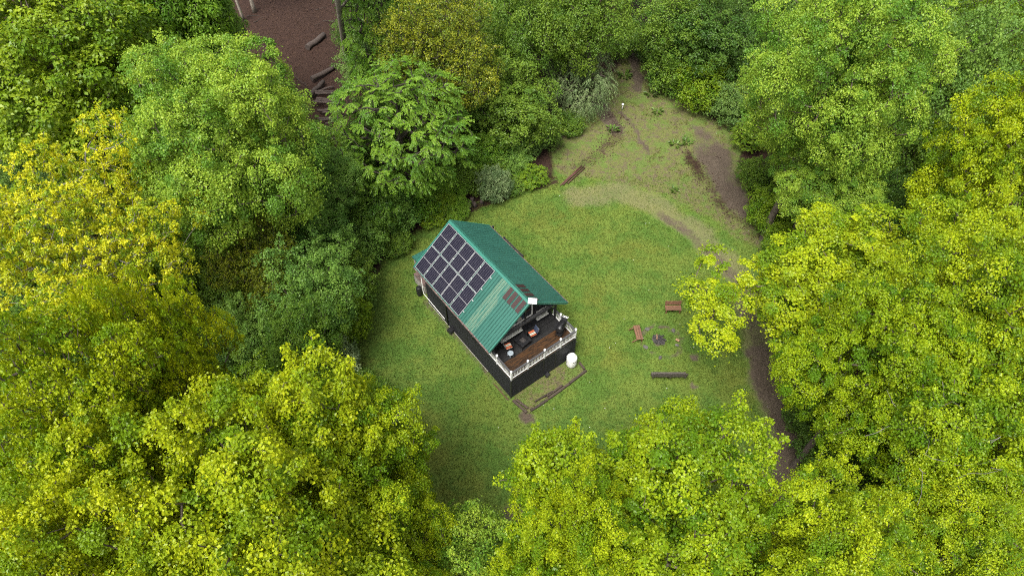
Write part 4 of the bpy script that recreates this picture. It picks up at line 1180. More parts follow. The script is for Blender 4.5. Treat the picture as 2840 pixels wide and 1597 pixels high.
# understorey that closes the wood between the taller crowns: x, y, kind, width and height scale, leaf, turn, label
UNDER = [
    (32.22, 27.84, 'under_a', 0.939, 0.706, 'leaf_mid', 1.88, 'mid green understorey tree below the dense right edge maple, nearest one'),
    (-14.50, 60.32, 'olive_a', 0.622, 0.510, 'leaf_deep', 2.49, 'deep green understorey tree upper right of the leaf-covered gap'),
    (36.19, 53.66, 'under_a', 0.801, 0.771, 'leaf_linden', 5.59, 'yellowish green understorey tree lower left of the thin-leaved corner tree'),
    (-23.58, 9.43, 'under_b', 0.963, 0.780, 'leaf_soft', 3.13, 'soft green understorey tree below the lower left open maple'),
    (-21.12, 48.26, 'under_b', 1.070, 0.711, 'leaf_mid', 3.85, 'mid green understorey tree below the leaf-covered gap'),
    (32.71, 35.54, 'olive_a', 0.647, 0.408, 'leaf_mid', 5.64, 'mid green understorey tree upper left of the dense right edge maple'),
    (27.49, 38.89, 'under_a', 0.841, 0.738, 'leaf_linden', 5.76, 'yellowish green understorey tree lower right of the tall maple by dirt bank'),
    (38.35, 59.57, 'under_a', 0.885, 0.734, 'leaf_soft', 4.98, 'soft green understorey tree left of the thin-leaved corner tree, nearest one'),
    (-31.03, 31.23, 'under_b', 1.052, 0.717, 'leaf_bluish', 4.08, 'grey-green understorey tree below the yellow flowering maple'),
    (-30.23, 46.74, 'olive_a', 0.689, 0.612, 'leaf_bluish', 3.20, 'grey-green understorey tree lower right of the large-leaved corner tree'),
    (-12.41, 17.42, 'under_a', 0.930, 0.894, 'leaf_linden', 2.43, 'yellowish green understorey tree upper right of the large bottom left maple'),
    (30.70, 21.55, 'under_a', 0.977, 0.867, 'leaf_mid', 0.71, 'mid green understorey tree below the dense right edge maple, second nearest'),
    (29.63, 44.10, 'under_b', 0.772, 0.890, 'leaf_mid', 1.36, 'mid green understorey tree lower right of the tall maple by dirt bank'),
    (33.35, 24.02, 'under_b', 0.998, 0.679, 'leaf_soft', 6.14, 'soft green understorey tree below the dense right edge maple'),
    (43.43, 61.64, 'under_b', 0.921, 0.814, 'leaf_bluish', 5.57, 'grey-green understorey tree upper left of the thin-leaved corner tree, nearest one'),
    (-32.29, 43.49, 'olive_a', 0.684, 0.538, 'leaf_bluish', 1.08, 'grey-green understorey tree above the yellow flowering maple'),
    (28.98, 51.72, 'under_a', 0.964, 0.907, 'leaf_soft', 1.92, 'soft green understorey tree peeping through the tall maple by dirt bank'),
    (-41.42, 53.11, 'under_a', 0.892, 0.869, 'leaf_mid', 2.45, 'mid green understorey tree left of the large-leaved corner tree'),
    (-7.55, 61.17, 'under_b', 0.767, 0.818, 'leaf_soft', 2.48, 'soft green understorey tree peeping through the olive tree at top centre'),
    (-27.84, 36.39, 'under_b', 0.970, 0.949, 'leaf_mid', 3.54, 'mid green understorey tree upper right of the yellow flowering maple'),
    (32.14, 57.50, 'under_b', 1.031, 0.884, 'leaf_mid', 3.62, 'mid green understorey tree upper right of the tall maple by dirt bank'),
    (26.90, 55.12, 'under_a', 0.854, 0.655, 'leaf_deep', 4.35, 'deep green understorey tree left of the tall maple by dirt bank'),
    (41.98, 67.05, 'olive_a', 0.851, 0.734, 'leaf_soft', 3.75, 'soft green understorey tree upper left of the thin-leaved corner tree, second nearest'),
    (-24.72, 20.91, 'under_b', 0.941, 0.819, 'leaf_bluish', 5.07, 'grey-green understorey tree upper right of the lower left open maple'),
    (5.95, 61.02, 'olive_a', 0.672, 0.584, 'leaf_bluish', 1.30, 'grey-green understorey tree above the silvery willow'),
    (-9.80, 48.33, 'under_a', 0.898, 0.940, 'leaf_deep', 5.89, 'deep green understorey tree above the feathery tree'),
    (-16.15, 40.78, 'under_b', 0.861, 0.933, 'leaf_linden', 3.81, 'yellowish green understorey tree lower left of the feathery tree'),
    (46.63, 66.58, 'under_a', 0.886, 1.038, 'leaf_mid', 3.19, 'mid green understorey tree upper left of the thin-leaved corner tree'),
    (-28.11, 27.26, 'under_b', 0.914, 0.904, 'leaf_linden', 5.00, 'yellowish green understorey tree below the yellow flowering maple'),
    (-21.57, 16.69, 'olive_a', 0.543, 0.421, 'leaf_deep', 0.60, 'deep green understorey tree left of the large bottom left maple'),
    (-14.46, 64.33, 'under_b', 0.864, 1.385, 'leaf_bluish', 0.70, 'grey-green understorey tree upper right of the leaf-covered gap'),
    (-28.01, 18.27, 'olive_a', 0.524, 0.502, 'leaf_mid', 5.57, 'mid green understorey tree lower left of the lower left open maple'),
    (33.43, 32.00, 'under_b', 0.908, 0.853, 'leaf_bluish', 4.34, 'grey-green understorey tree upper left of the dense right edge maple'),
    (-25.08, 34.11, 'under_b', 0.949, 0.811, 'leaf_linden', 2.62, 'yellowish green understorey tree left of the olive brown tree'),
    (42.77, 49.04, 'under_a', 1.001, 0.880, 'leaf_mid', 5.17, 'mid green understorey tree below the thin-leaved corner tree'),
    (-0.42, 62.87, 'under_a', 1.100, 0.980, 'leaf_mid', 3.09, 'mid green understorey tree upper right of the olive tree at top centre'),
    (27.57, 11.45, 'under_a', 0.947, 0.922, 'leaf_soft', 2.35, 'soft green understorey tree right of the lower right corner maple'),
    (23.73, 11.39, 'under_b', 1.020, 0.661, 'leaf_mid', 0.82, 'mid green understorey tree lower left of the lower right corner maple'),
    (-34.42, 28.19, 'under_b', 1.007, 0.843, 'leaf_soft', 6.15, 'soft green understorey tree lower left of the yellow flowering maple'),
    (42.08, 56.24, 'under_b', 1.025, 0.931, 'leaf_bluish', 4.72, 'grey-green understorey tree lower left of the thin-leaved corner tree'),
    (-19.70, 22.84, 'under_a', 1.030, 0.756, 'leaf_deep', 6.16, 'deep green understorey tree right of the golden green maple'),
    (-40.76, 40.96, 'under_b', 0.759, 0.910, 'leaf_bluish', 4.40, 'grey-green understorey tree upper left of the yellow flowering maple, second nearest'),
    (33.22, 49.18, 'olive_a', 0.580, 0.519, 'leaf_linden', 6.25, 'yellowish green understorey tree right of the tall maple by dirt bank'),
    (31.25, 65.30, 'under_a', 1.163, 1.160, 'leaf_mid', 2.12, 'mid green understorey tree above the tall maple by dirt bank'),
    (-15.87, 20.71, 'under_a', 1.063, 0.704, 'leaf_linden', 4.96, 'yellowish green understorey tree right of the golden green maple'),
    (-2.25, 54.45, 'under_a', 1.049, 0.747, 'leaf_bluish', 0.60, 'grey-green understorey tree lower right of the olive tree at top centre'),
    (-7.82, 55.77, 'under_b', 0.883, 0.929, 'leaf_linden', 3.96, 'yellowish green understorey tree lower left of the olive tree at top centre'),
    (-36.05, 41.06, 'olive_a', 0.602, 0.420, 'leaf_bluish', 1.34, 'grey-green understorey tree upper left of the yellow flowering maple, nearest one'),
    (48.38, 71.12, 'under_b', 1.104, 0.968, 'leaf_soft', 3.50, 'soft green understorey tree upper left of the thin-leaved corner tree, nearest one'),
    (-6.37, 64.75, 'under_a', 1.237, 1.128, 'leaf_bluish', 5.03, 'grey-green understorey tree above the olive tree at top centre'),
    (35.52, 64.56, 'olive_a', 0.747, 0.808, 'leaf_soft', 2.97, 'soft green understorey tree left of the thin-leaved corner tree, second nearest'),
    (39.71, 43.74, 'under_a', 0.779, 0.889, 'leaf_mid', 0.24, 'mid green understorey tree upper right of the right edge lime maple'),
    (-19.61, 41.63, 'under_b', 0.833, 0.897, 'leaf_soft', 5.55, 'soft green understorey tree lower right of the big round maple'),
    (28.66, 61.38, 'under_b', 0.755, 0.980, 'leaf_bluish', 4.50, 'grey-green understorey tree upper left of the tall maple by dirt bank, nearest one'),
    (-10.15, 58.78, 'under_b', 0.900, 0.863, 'leaf_mid', 3.43, 'mid green understorey tree left of the olive tree at top centre'),
    (26.36, 34.86, 'under_b', 0.897, 1.016, 'leaf_deep', 5.60, 'deep green understorey tree upper right of the maple with long bough'),
    (-37.92, 36.31, 'under_b', 0.792, 0.773, 'leaf_mid', 0.56, 'mid green understorey tree upper left of the yellow flowering maple, third nearest'),
    (26.54, 49.22, 'under_a', 1.016, 0.832, 'leaf_soft', 4.44, 'soft green understorey tree lower left of the tall maple by dirt bank'),
    (37.83, 67.62, 'under_b', 1.241, 1.371, 'leaf_bluish', 0.36, 'grey-green understorey tree upper left of the thin-leaved corner tree, second nearest'),
    (-34.61, 35.05, 'under_a', 1.058, 0.999, 'leaf_mid', 1.44, 'mid green understorey tree upper left of the yellow flowering maple, nearest one'),
    (23.79, 66.17, 'under_a', 1.077, 1.354, 'leaf_soft', 0.61, 'soft green understorey tree upper left of the tall maple by dirt bank'),
    (-21.20, 35.84, 'under_b', 0.862, 0.887, 'leaf_mid', 4.19, 'mid green understorey tree above the olive brown tree'),
    (-2.91, 65.40, 'under_b', 1.156, 1.210, 'leaf_deep', 5.37, 'deep green understorey tree upper right of the olive tree at top centre'),
    (26.58, 16.49, 'olive_a', 0.731, 0.517, 'leaf_bluish', 6.00, 'grey-green understorey tree below the dark lower right maple'),
    (3.35, 63.88, 'under_b', 1.218, 1.068, 'leaf_mid', 3.66, 'mid green understorey tree upper left of the silvery willow'),
    (-11.32, 66.04, 'under_b', 1.182, 1.249, 'leaf_bluish', 0.27, 'grey-green understorey tree upper left of the olive tree at top centre'),
    (-24.74, 30.25, 'under_b', 0.885, 0.878, 'leaf_linden', 0.58, 'yellowish green understorey tree above the golden green maple'),
    (-29.50, 23.21, 'under_b', 0.917, 1.012, 'leaf_mid', 0.21, 'mid green understorey tree upper left of the lower left open maple'),
    (-38.09, 44.21, 'under_b', 0.745, 0.948, 'leaf_mid', 0.06, 'mid green understorey tree upper left of the yellow flowering maple, second nearest'),
    (-25.03, 46.31, 'olive_a', 0.568, 0.599, 'leaf_mid', 0.33, 'mid green understorey tree above the big round maple, nearest one'),
    (13.27, 72.52, 'under_b', 1.023, 0.987, 'leaf_soft', 0.06, 'soft green understorey tree above the top of trail'),
    (-30.28, 13.70, 'under_b', 0.935, 0.677, 'leaf_mid', 5.35, 'mid green understorey tree below the lower left open maple'),
    (24.31, 28.65, 'olive_a', 0.668, 0.519, 'leaf_soft', 2.09, 'soft green understorey tree lower right of the maple with long bough'),
    (-42.01, 44.47, 'under_b', 1.051, 0.974, 'leaf_mid', 3.90, 'mid green understorey tree upper left of the yellow flowering maple, fourth nearest'),
    (25.26, 44.00, 'under_a', 0.890, 0.915, 'leaf_linden', 1.57, 'yellowish green understorey tree lower left of the tall maple by dirt bank'),
    (-28.07, 10.54, 'under_b', 1.048, 0.864, 'leaf_deep', 5.89, 'deep green understorey tree below the lower left open maple'),
    (-0.62, 59.14, 'under_a', 0.757, 0.910, 'leaf_soft', 2.97, 'soft green understorey tree right of the olive tree at top centre'),
    (32.70, 61.31, 'under_a', 0.828, 0.801, 'leaf_linden', 2.50, 'yellowish green understorey tree above the tall maple by dirt bank'),
    (24.66, 62.78, 'under_a', 1.108, 1.048, 'leaf_bluish', 1.02, 'grey-green understorey tree upper left of the tall maple by dirt bank, third nearest'),
    (40.82, 52.37, 'olive_a', 0.682, 0.447, 'leaf_soft', 1.70, 'soft green understorey tree lower left of the thin-leaved corner tree'),
    (-27.73, 53.59, 'under_b', 0.926, 0.943, 'leaf_mid', 0.20, 'mid green understorey tree above the big round maple, second nearest'),
    (-33.22, 24.74, 'under_a', 0.906, 0.750, 'leaf_deep', 1.53, 'deep green understorey tree upper left of the lower left open maple'),
    (28.25, 67.12, 'under_a', 0.932, 1.061, 'leaf_bluish', 4.58, 'grey-green understorey tree upper left of the tall maple by dirt bank, second nearest'),
    (-26.18, 14.82, 'under_a', 0.910, 0.933, 'leaf_deep', 4.26, 'deep green understorey tree lower left of the lower left open maple'),
    (16.55, 10.22, 'under_b', 0.992, 0.866, 'leaf_mid', 3.82, 'mid green understorey tree left of the lower right corner maple'),
    (-36.19, 31.82, 'under_b', 0.924, 0.958, 'leaf_mid', 6.17, 'mid green understorey tree left of the yellow flowering maple'),
    (-12.88, 56.17, 'under_b', 0.985, 0.847, 'leaf_bluish', 1.13, 'grey-green understorey tree right of the leaf-covered gap'),
    (-11.23, 44.12, 'under_b', 0.792, 0.977, 'leaf_deep', 2.54, 'deep green understorey tree left of the feathery tree'),
    (-26.84, 41.80, 'under_a', 0.864, 1.004, 'leaf_bluish', 1.62, 'grey-green understorey tree left of the big round maple'),
]
for x, y, k_, sr, sz, lf_, rot_, lb in UNDER:
    plant('understorey_tree', k_, x, y, sr * PROTO[k_][2], sz * PROTO[k_][3], lf_, lb, group='understorey trees of the wood', rot=rot_)

# ------------------------------------------------------------------ things on and round the cabin
ch, sh_ = math.cos(HPSI), math.sin(HPSI)
DK = 2.372
def on_deck(name, u, v, rz=0.0, z=DK): return empty(name, W(u, v, z), HPSI + rz)

# flat white panel on the gable peak
t = empty('satellite_panel', W(9.12, 0.0, 6.97), HPSI)
tag(t, 'flat white rectangular satellite panel on the gable peak', 'antenna')
B().tube([(0, 0, -0.25), (0, 0, 0.10), (0.16, 0.06, 0.16)], 0.025, 8).build('mast', MAT['grey_metal'], t)
B().bbox(-0.29, 0.29, -0.23, 0.23, 0.17, 0.205, 0.012, Matrix.Translation((0.19, 0.08, 0)) @ Matrix.Rotation(R(48), 4, 'Z')).build('panel', MAT['white_gloss'], t)

def patio_chair(u, v, rz, label, back):
    t = on_deck('patio_chair', u, v, rz)
    tag(t, label, 'chair', 'striped deck chairs')
    for x in (-0.23, 0.23):
        B().tube([(x, 0.26, 0), (x, 0.25, 0.60), (x, -0.22, 0.62)], 0.016, 6).build('arm', MAT['black_metal'], t)
        B().tube([(x, -0.26, 0), (x, -0.22, 0.40)], 0.016, 6).build('leg', MAT['black_metal'], t)
    B().box(-0.24, 0.24, -0.24, 0.24, 0.36, 0.39).build('seat_frame', MAT['black_metal'], t)
    B().bbox(-0.225, 0.225, -0.235, 0.225, 0.392, 0.47, 0.03).build('cushion', MAT['striped_cloth'], t)
    m = Matrix.Translation((0, -0.25, 0.42)) @ Matrix.Rotation(R(16), 4, 'X')
    B().bbox(-0.24, 0.24, -0.02, 0.02, 0, 0.52, 0.015, m).build('backrest', MAT['navy_cloth'], t)
    B().tube([m @ Vector((-0.25, 0, 0)), m @ Vector((-0.25, 0, 0.54)), m @ Vector((0.25, 0, 0.54)), m @ Vector((0.25, 0, 0))], 0.014, 6).build('back_frame', MAT['grey_metal'], t)
patio_chair(8.98, 0.45, R(172), 'striped deck chair with navy back nearer the barbecue', 1)
patio_chair(8.80, -1.50, R(-12), 'striped deck chair beside the grey plastic stool', 1)

t = on_deck('fire_table', 9.02, -0.42, 0.1)
tag(t, 'square black low table between the two striped deck chairs', 'table')
for sx in (-1, 1):
    for sy in (-1, 1):
        B().box(sx * 0.38 - 0.03, sx * 0.38 + 0.03, sy * 0.38 - 0.03, sy * 0.38 + 0.03, 0, 0.44).build('leg', MAT['black_metal'], t)
B().box(-0.36, 0.36, -0.36, 0.36, 0.12, 0.15).build('shelf', MAT['black_metal'], t)
tp = B()
for a0, a1, b0, b1 in ((-0.45, 0.45, -0.45, -0.2), (-0.45, 0.45, 0.2, 0.45), (-0.45, -0.2, -0.2, 0.2), (0.2, 0.45, -0.2, 0.2)): tp.box(a0, a1, b0, b1, 0.44, 0.475)
tp.build('table_top', MAT['black_metal'], t)
B().box(-0.2, 0.2, -0.2, 0.2, 0.36, 0.40).build('burner_tray', MAT['charcoal'], t)

t = on_deck('plastic_stool', 9.36, -1.74)
tag(t, 'round grey plastic stool on the brown deck boards', 'stool')
B().lathe([(0.001, 0.43), (0.17, 0.43), (0.205, 0.425), (0.215, 0.44), (0.205, 0.465), (0.16, 0.458), (0.001, 0.455)], 20).build('seat', MAT['grey_plastic'], t)
for i in range(4):
    a = R(45 + 90 * i)
    B().tube([(0.15 * math.cos(a), 0.15 * math.sin(a), 0.43), (0.205 * math.cos(a), 0.205 * math.sin(a), 0)], [0.03, 0.022], 8).build('leg', MAT['grey_plastic'], t)

t = on_deck('pellet_grill', 9.98, 2.18, R(-62))
tag(t, 'black barrel pellet grill with front shelf at the corner of deck', 'grill')
bd = B()
bd.tube([(-0.42, 0, 0.92), (-0.40, 0, 0.92), (0.40, 0, 0.92), (0.42, 0, 0.92)], [0.20, 0.25, 0.25, 0.20], 20)
bd.build('barrel', MAT['black_metal'], t)
B().box(-0.38, 0.38, -0.245, -0.225, 0.83, 0.86).build('lid_handle', MAT['grey_metal'], t)
B().box(-0.36, 0.36, -0.46, -0.22, 0.74, 0.765).build('front_shelf', MAT['black_metal'], t)
B().bbox(-0.74, -0.44, -0.2, 0.2, 0.62, 1.02, 0.02).build('hopper', MAT['black_metal'], t)
for x in (-0.36, 0.36):
    for y in (-0.2, 0.2):
        B().tube([(x, y * 0.8, 0.78), (x * 1.08, y * 1.2, 0)], 0.02, 6).build('leg', MAT['black_metal'], t)
B().box(-0.36, 0.36, -0.2, 0.2, 0.22, 0.245).build('lower_shelf', MAT['black_metal'], t)
B().tube([(0.2, 0.16, 1.1), (0.2, 0.2, 1.45)], 0.05, 10).lathe([(0.001, 1.47), (0.08, 1.46), (0.001, 1.50)], 12, (0.2, 0.2)).build('chimney', MAT['black_metal'], t)
sd2 = B().bbox(-0.90, -0.77, -0.2, 0.2, 0.98, 1.0, 0.005).build('side_shelf', MAT['white_gloss'], t)
for y in (-0.13, 0, 0.13):
    B().lathe([(0.001, 1.004), (0.05, 1.004), (0.05, 1.008), (0.001, 1.008)], 14, (-0.835, y)).build('shelf_hole', MAT['black_print'], sd2)

# propane tank
t = empty('propane_tank', W(11.36, 2.22, 0.0), 0)
tag(t, 'upright white propane tank at the deck corner', 'tank')
B().lathe([(0.001, 0.10), (0.30, 0.10), (0.36, 0.16), (0.385, 0.24), (0.385, 0.92), (0.375, 1.0), (0.33, 1.09), (0.24, 1.15), (0.12, 1.18), (0.001, 1.185)], 36).build('body', MAT['tank_white'], t)
B().lathe([(0.30, 0.0), (0.32, 0.0), (0.32, 0.15), (0.30, 0.15)], 30).build('foot_ring', MAT['tank_base'], t)
B().lathe([(0.205, 1.12), (0.205, 1.31), (0.19, 1.33), (0.001, 1.34)], 28).build('valve_cap', MAT['tank_white'], t)
B().tube([(-0.38, 0.05, 0.95), (-0.42, 0.06, 1.02), (-0.40, 0.08, 1.10)], 0.015, 6).build('gas_pipe', MAT['grey_metal'], t)
fc = bpy.data.curves.new('marking', 'FONT'); fc.body = '\u2022HLJ'; fc.size = 0.17; fc.offset = 0.008; fc.extrude = 0
tmp = bpy.data.objects.new('marking', fc); col.objects.link(tmp)
bpy.context.view_layer.update()
me = bpy.data.meshes.new_from_object(tmp.evaluated_get(bpy.context.evaluated_depsgraph_get()))
bpy.data.objects.remove(tmp)
for v in me.vertices:
    a = R(-86) + v.co.x / 0.388
    z = 0.80 + v.co.y
    v.co = (0.388 * math.cos(a), 0.388 * math.sin(a), z)
me.materials.clear(); me.materials.append(MAT['black_print'])
link('marking', me, t)

# rubber-black bits at the foot of the walls
t = empty('floodlight', W(11.04, 0.28, 0), HPSI + 0.3)
tag(t, 'small black floodlight box at the foot of the deck wall', 'light')
B().bbox(-0.13, 0.13, -0.15, 0.15, 0.05, 0.27, 0.02).build('housing', MAT['rubber'], t)
B().box(0.131, 0.138, -0.12, 0.12, 0.08, 0.24).build('lens', MAT['glass_dark'], t)
B().box(-0.08, 0.08, -0.17, 0.17, 0, 0.05).build('bracket', MAT['black_metal'], t)
t = empty('water_barrel', W(-0.62, -3.02, 0), HPSI)
tag(t, 'black water barrel under the far corner of the roof', 'barrel')
B().lathe([(0.001, 0), (0.17, 0), (0.20, 0.12), (0.215, 0.45), (0.20, 0.8), (0.18, 0.9)], 20).build('body', MAT['rubber'], t)
B().lathe([(0.19, 0.88), (0.20, 0.93), (0.15, 0.95), (0.001, 0.95)], 20).build('lid', MAT['black_metal'], t)
for z in (0.22, 0.45, 0.68):
    B().lathe([(0.205, z - 0.02), (0.225, z), (0.205, z + 0.02)], 20).build('hoop', MAT['black_metal'], t)
t = empty('meter_box', W(3.75, -3.08, 0), HPSI + 0.2)
tag(t, 'black box on the ground against the long cabin wall', 'box')
B().bbox(-0.2, 0.2, -0.17, 0.17, 0, 0.30, 0.03).build('body', MAT['rubber'], t)
B().bbox(-0.215, 0.215, -0.185, 0.185, 0.302, 0.36, 0.02).build('lid', MAT['black_metal'], t)

# landscape timbers round the bed in front of the deck
def timber(p, q, w, h, z, label, mat='old_timber', group='old timbers edging the bed by the deck'):
    a, b = Vector(W(*p, 0)), Vector(W(*q, 0))
    L_ = (b - a).length
    n_ = max(3, int(L_ / 0.35)); rg = random.Random(p[0] * 31 + q[1] * 17)
    vv = []; ff = []
    for i in range(n_ + 1):
        x = L_ * i / n_
        dy, dz, s = rg.uniform(-.012, .012), rg.uniform(-.01, .01), rg.uniform(0.9, 1.06)
        for y, zz in ((-w / 2, 0), (w / 2, 0), (w / 2, h * 0.8), (w * 0.36, h), (-w * 0.36, h), (-w / 2, h * 0.8)):
            vv.append((x, y * s + dy, max(0, zz * s + dz if zz else 0)))
    for i in range(n_):
        for k in range(6):
            ff.append((i * 6 + k, i * 6 + 6 + k, i * 6 + 6 + (k + 1) % 6, i * 6 + (k + 1) % 6))
    ff += [(0, 1, 2, 3, 4, 5), tuple(n_ * 6 + k for k in reversed(range(6)))]
    o = B().add(vv, ff).build('landscape_timber', MAT[mat])
    o.location = (a.x, a.y, z); o.rotation_euler = (0, 0, math.atan2(b.y - a.y, b.x - a.x))
    tag(o, label, 'timber', group)
timber((11.15, -2.88), (12.45, -2.70), 0.17, 0.16, 0.0, 'dark old timber at the left end of the bed by the deck, outer one')
timber((11.25, -2.66), (12.25, -2.45), 0.16, 0.14, 0.0, 'dark old timber at the left end of the bed by the deck, inner one')
timber((12.50, -2.38), (12.56, -0.95), 0.17, 0.15, 0.0, 'leftmost old timber of the long front edge of the bed')
timber((12.53, -0.85), (12.50, 1.05), 0.17, 0.17, 0.0, 'middle old timber of the long front edge of the bed')
timber((12.48, 1.10), (12.40, 2.72), 0.17, 0.16, 0.0, 'old timber of the bed edge nearest the propane tank, front')
timber((12.32, -0.80), (12.30, 0.60), 0.14, 0.15, 0.0, 'second old timber lying inside the middle of bed edge')
timber((12.16, -1.75), (12.30, -0.25), 0.10, 0.10, 0.12, 'thin loose plank lying on the inner side of bed edge')
timber((11.60, 2.78), (12.25, 2.72), 0.15, 0.15, 0.0, 'short old timber behind the propane tank at bed corner')
timber((9.2, -3.14), (10.9, -3.12), 0.06, 0.05, 0.0, 'thin reddish board on the ground along the deck side wall', 'rust', None)

# ------------------------------------------------------------------ benches and fire pit
def bench(x, y, rz, w, mat, label, lean=14, back=True, planks=3, depth=0.46, h=0.45, splay=0.0, backh=0.36):
    t = empty('bench', (x, y, 0), rz)
    tag(t, label, 'bench', 'benches round the fire pit')
    pw = depth / planks
    for i in range(planks):
        B().bbox(-w / 2, w / 2, -depth / 2 + i * pw + 0.008, -depth / 2 + (i + 1) * pw - 0.008, h - 0.04, h, 0.006).build('seat_plank', MAT[mat], t)
    xs = [-w / 2 + 0.1, w / 2 - 0.1] if w < 2 else [-w / 2 + 0.06, 0.05, w / 2 - 0.12]
    for xx in xs:
        B().box(xx - 0.04, xx + 0.04, -depth / 2 + 0.02, depth / 2 - 0.02, h - 0.11, h - 0.041).build('cross_bar', MAT[mat], t)
        B().box(xx - 0.045, xx + 0.045, depth / 2 - 0.1, depth / 2 - 0.02, 0, h - 0.111).build('leg', MAT[mat], t)
        m = Matrix.Translation((xx, -depth / 2 + 0.05, 0)) @ Matrix.Rotation(splay, 4, 'X')
        B().box(-0.045, 0.045, -0.04 - splay * 0.45, 0.04 - splay * 0.45, 0.01 if not splay else 0.0, (h - 0.111)).build('leg', MAT[mat], t) if not splay else B().tube([(xx, -depth / 2 + 0.08, h - 0.1), (xx, -depth / 2 - 0.28, 0.0)], 0.045, 6).build('leg', MAT[mat], t)
    if back:
        m = Matrix.Translation((0, -depth / 2 - 0.01, h)) @ Matrix.Rotation(R(lean), 4, 'X')
        for xx in xs: B().box(xx - 0.035, xx + 0.035, -0.06, -0.021, -0.12, backh + 0.06, m).build('back_post', MAT[mat], t)
        n_ = 3
        for i in range(n_):
            B().bbox(-w / 2, w / 2, -0.02, 0.015, 0.06 + i * backh / n_, 0.05 + (i + 1) * backh / n_, 0.005, m).build('back_plank', MAT[mat], t)
    return t
bench(12.24, 30.90, R(180), 1.22, 'bench_wood', 'short brown bench with backrest above the fire pit')
bench(9.32, 28.66, R(-84), 1.28, 'bench_wood', 'small brown backless bench with splayed legs, nearest the cabin', back=False, splay=0.5, depth=0.50)
bench(11.08, 25.05, R(0), 2.45, 'bench_dark', 'long dark weathered bench below the fire pit', depth=0.42, backh=0.46, lean=3)

def rock(x, y, s, label, mat='stone', name='fire_pit_stone', cat='stone', group='stones round the fire pit', seed=0, fl=0.6):
    rg = np.random.default_rng(seed)
    import bmesh
    bm_ = bmesh.new(); bmesh.ops.create_icosphere(bm_, subdivisions=2, radius=1)
    d = unit(rg.normal(size=(7, 3)))
    for v in bm_.verts:
        p = np.array(v.co)
        k = min([1.0] + [0.72 / float(p @ e) for e in d if p @ e > 0.3])
        q = p * k * s * np.array([1.1, 0.85, fl])
        v.co = (q[0], q[1], q[2] + s * fl * 0.35)
    me_ = bpy.data.meshes.new(name); bm_.to_mesh(me_); bm_.free(); me_.materials.append(MAT[mat])
    o = link(name, me_, None, (x, y, 0), float(rg.uniform(0, 6)))
    tag(o, label, cat, group)
ST = [(10.13, 29.22, 0.20, 'grey stone at the upper left of fire pit ring'), (9.80, 27.62, 0.20, 'grey stone at the lower left of fire pit ring'),
      (12.05, 29.10, 0.20, 'dark stone at the upper right of fire pit ring'), (12.14, 27.80, 0.15, 'grey stone at right of fire pit ring under the wood chunk'),
      (10.75, 26.72, 0.17, 'flat stone at bottom of fire pit ring')]
for i, (x, y, s, lb) in enumerate(ST): rock(x, y, s, lb, seed=i + 3, fl=0.45)
rock(10.84, 28.22, 0.52, 'grey ash heap at the middle of fire pit', 'ash', 'ash_heap', 'ash', None, 77, 0.10)

def log(p, q, r0, r1, mat, name, label, cat, group=None, n=9, bend=0.03, seed=1):
    p, q = Vector(p), Vector(q)
    rg = random.Random(seed); L_ = (q - p).length
    pts = []
    for i in range(6):
        f = i / 5
        w = p.lerp(q, f)
        if 0 < i < 5: w += Vector((rg.uniform(-1, 1), rg.uniform(-1, 1), rg.uniform(-.4, .4))) * bend * L_
        pts.append(w - p)
    o = B().tube(pts, [r0 + (r1 - r0) * i / 5 for i in range(6)], n).build(name, MAT[mat])
    o.location = p
    tag(o, label, cat, group)
    return o
CH = [(-0.35, -0.25, 0.25, 0.2), (0.3, -0.3, -0.1, 0.35), (-0.4, 0.15, 0.35, 0.0), (0.05, -0.42, 0.1, 0.4), (-0.2, -0.4, -0.35, 0.3), (0.4, 0.25, -0.25, 0.1), (0.15, 0.1, 0.5, -0.25)]
for i, (a, b, c, d) in enumerate(CH):
    log((10.84 + a, 28.25 + b, 0.08 + 0.03 * i), (10.84 + c, 28.25 + d, 0.10 + 0.035 * i), 0.055, 0.045, 'charcoal', 'charred_log', 'charred black log in the fire pit heap', 'log', 'charred logs of the fire pit', seed=i)
log((10.66, 28.18, 0.26), (10.72, 28.62, 0.30), 0.045, 0.03, 'split_wood', 'half_burnt_log', 'half burnt pale log on top of the fire pit heap', 'log', seed=20)
log((12.12, 28.28, 0.10), (12.34, 28.10, 0.12), 0.10, 0.09, 'split_wood', 'firewood_chunk', 'pale split wood chunk at right of fire pit ring', 'log', seed=21)

# ------------------------------------------------------------------ bank and wood edge
PO = [((4.30, 44.72), (6.34, 47.30)), ((4.55, 44.78), (6.50, 47.18)), ((4.62, 45.15), (6.30, 46.92)), ((4.95, 44.95), (6.62, 46.98))]
for i, (a, b) in enumerate(PO):
    log((*a, 0.07 + 0.02 * (i % 2)), (*b, 0.09 + 0.03 * (i % 2)), 0.055, 0.05, 'rust', 'rusty_pole',
        ['rusty pole nearest the wood in the bundle on the bank', 'rusty pole second from the wood in the bundle on the bank', 'rusty pole third from the wood, in the bundle on the bank', 'rusty pole nearest the lawn in the bundle on the bank'][i], 'pole', 'rusty poles lying on the bank', n=7, bend=0.004, seed=i)
t = empty('vent_pipe', (10.87, 55.55, 0), 0)
tag(t, 'white capped vent pipe standing on the bank by the trail', 'pipe')
B().tube([(0, 0, 0), (0, 0, 0.62)], 0.055, 12).build('pipe', MAT['pvc'], t)
B().lathe([(0.001, 0.62), (0.12, 0.60), (0.13, 0.66), (0.10, 0.74), (0.001, 0.76)], 16).build('cap', MAT['white_gloss'], t)
log((20.35, 40.0, 0.1), (21.5, 41.7, 1.3), 0.06, 0.04, 'bark_pale', 'fallen_branch', 'bare grey branch leaning at lower end of the dirt bank', 'branch', seed=4)
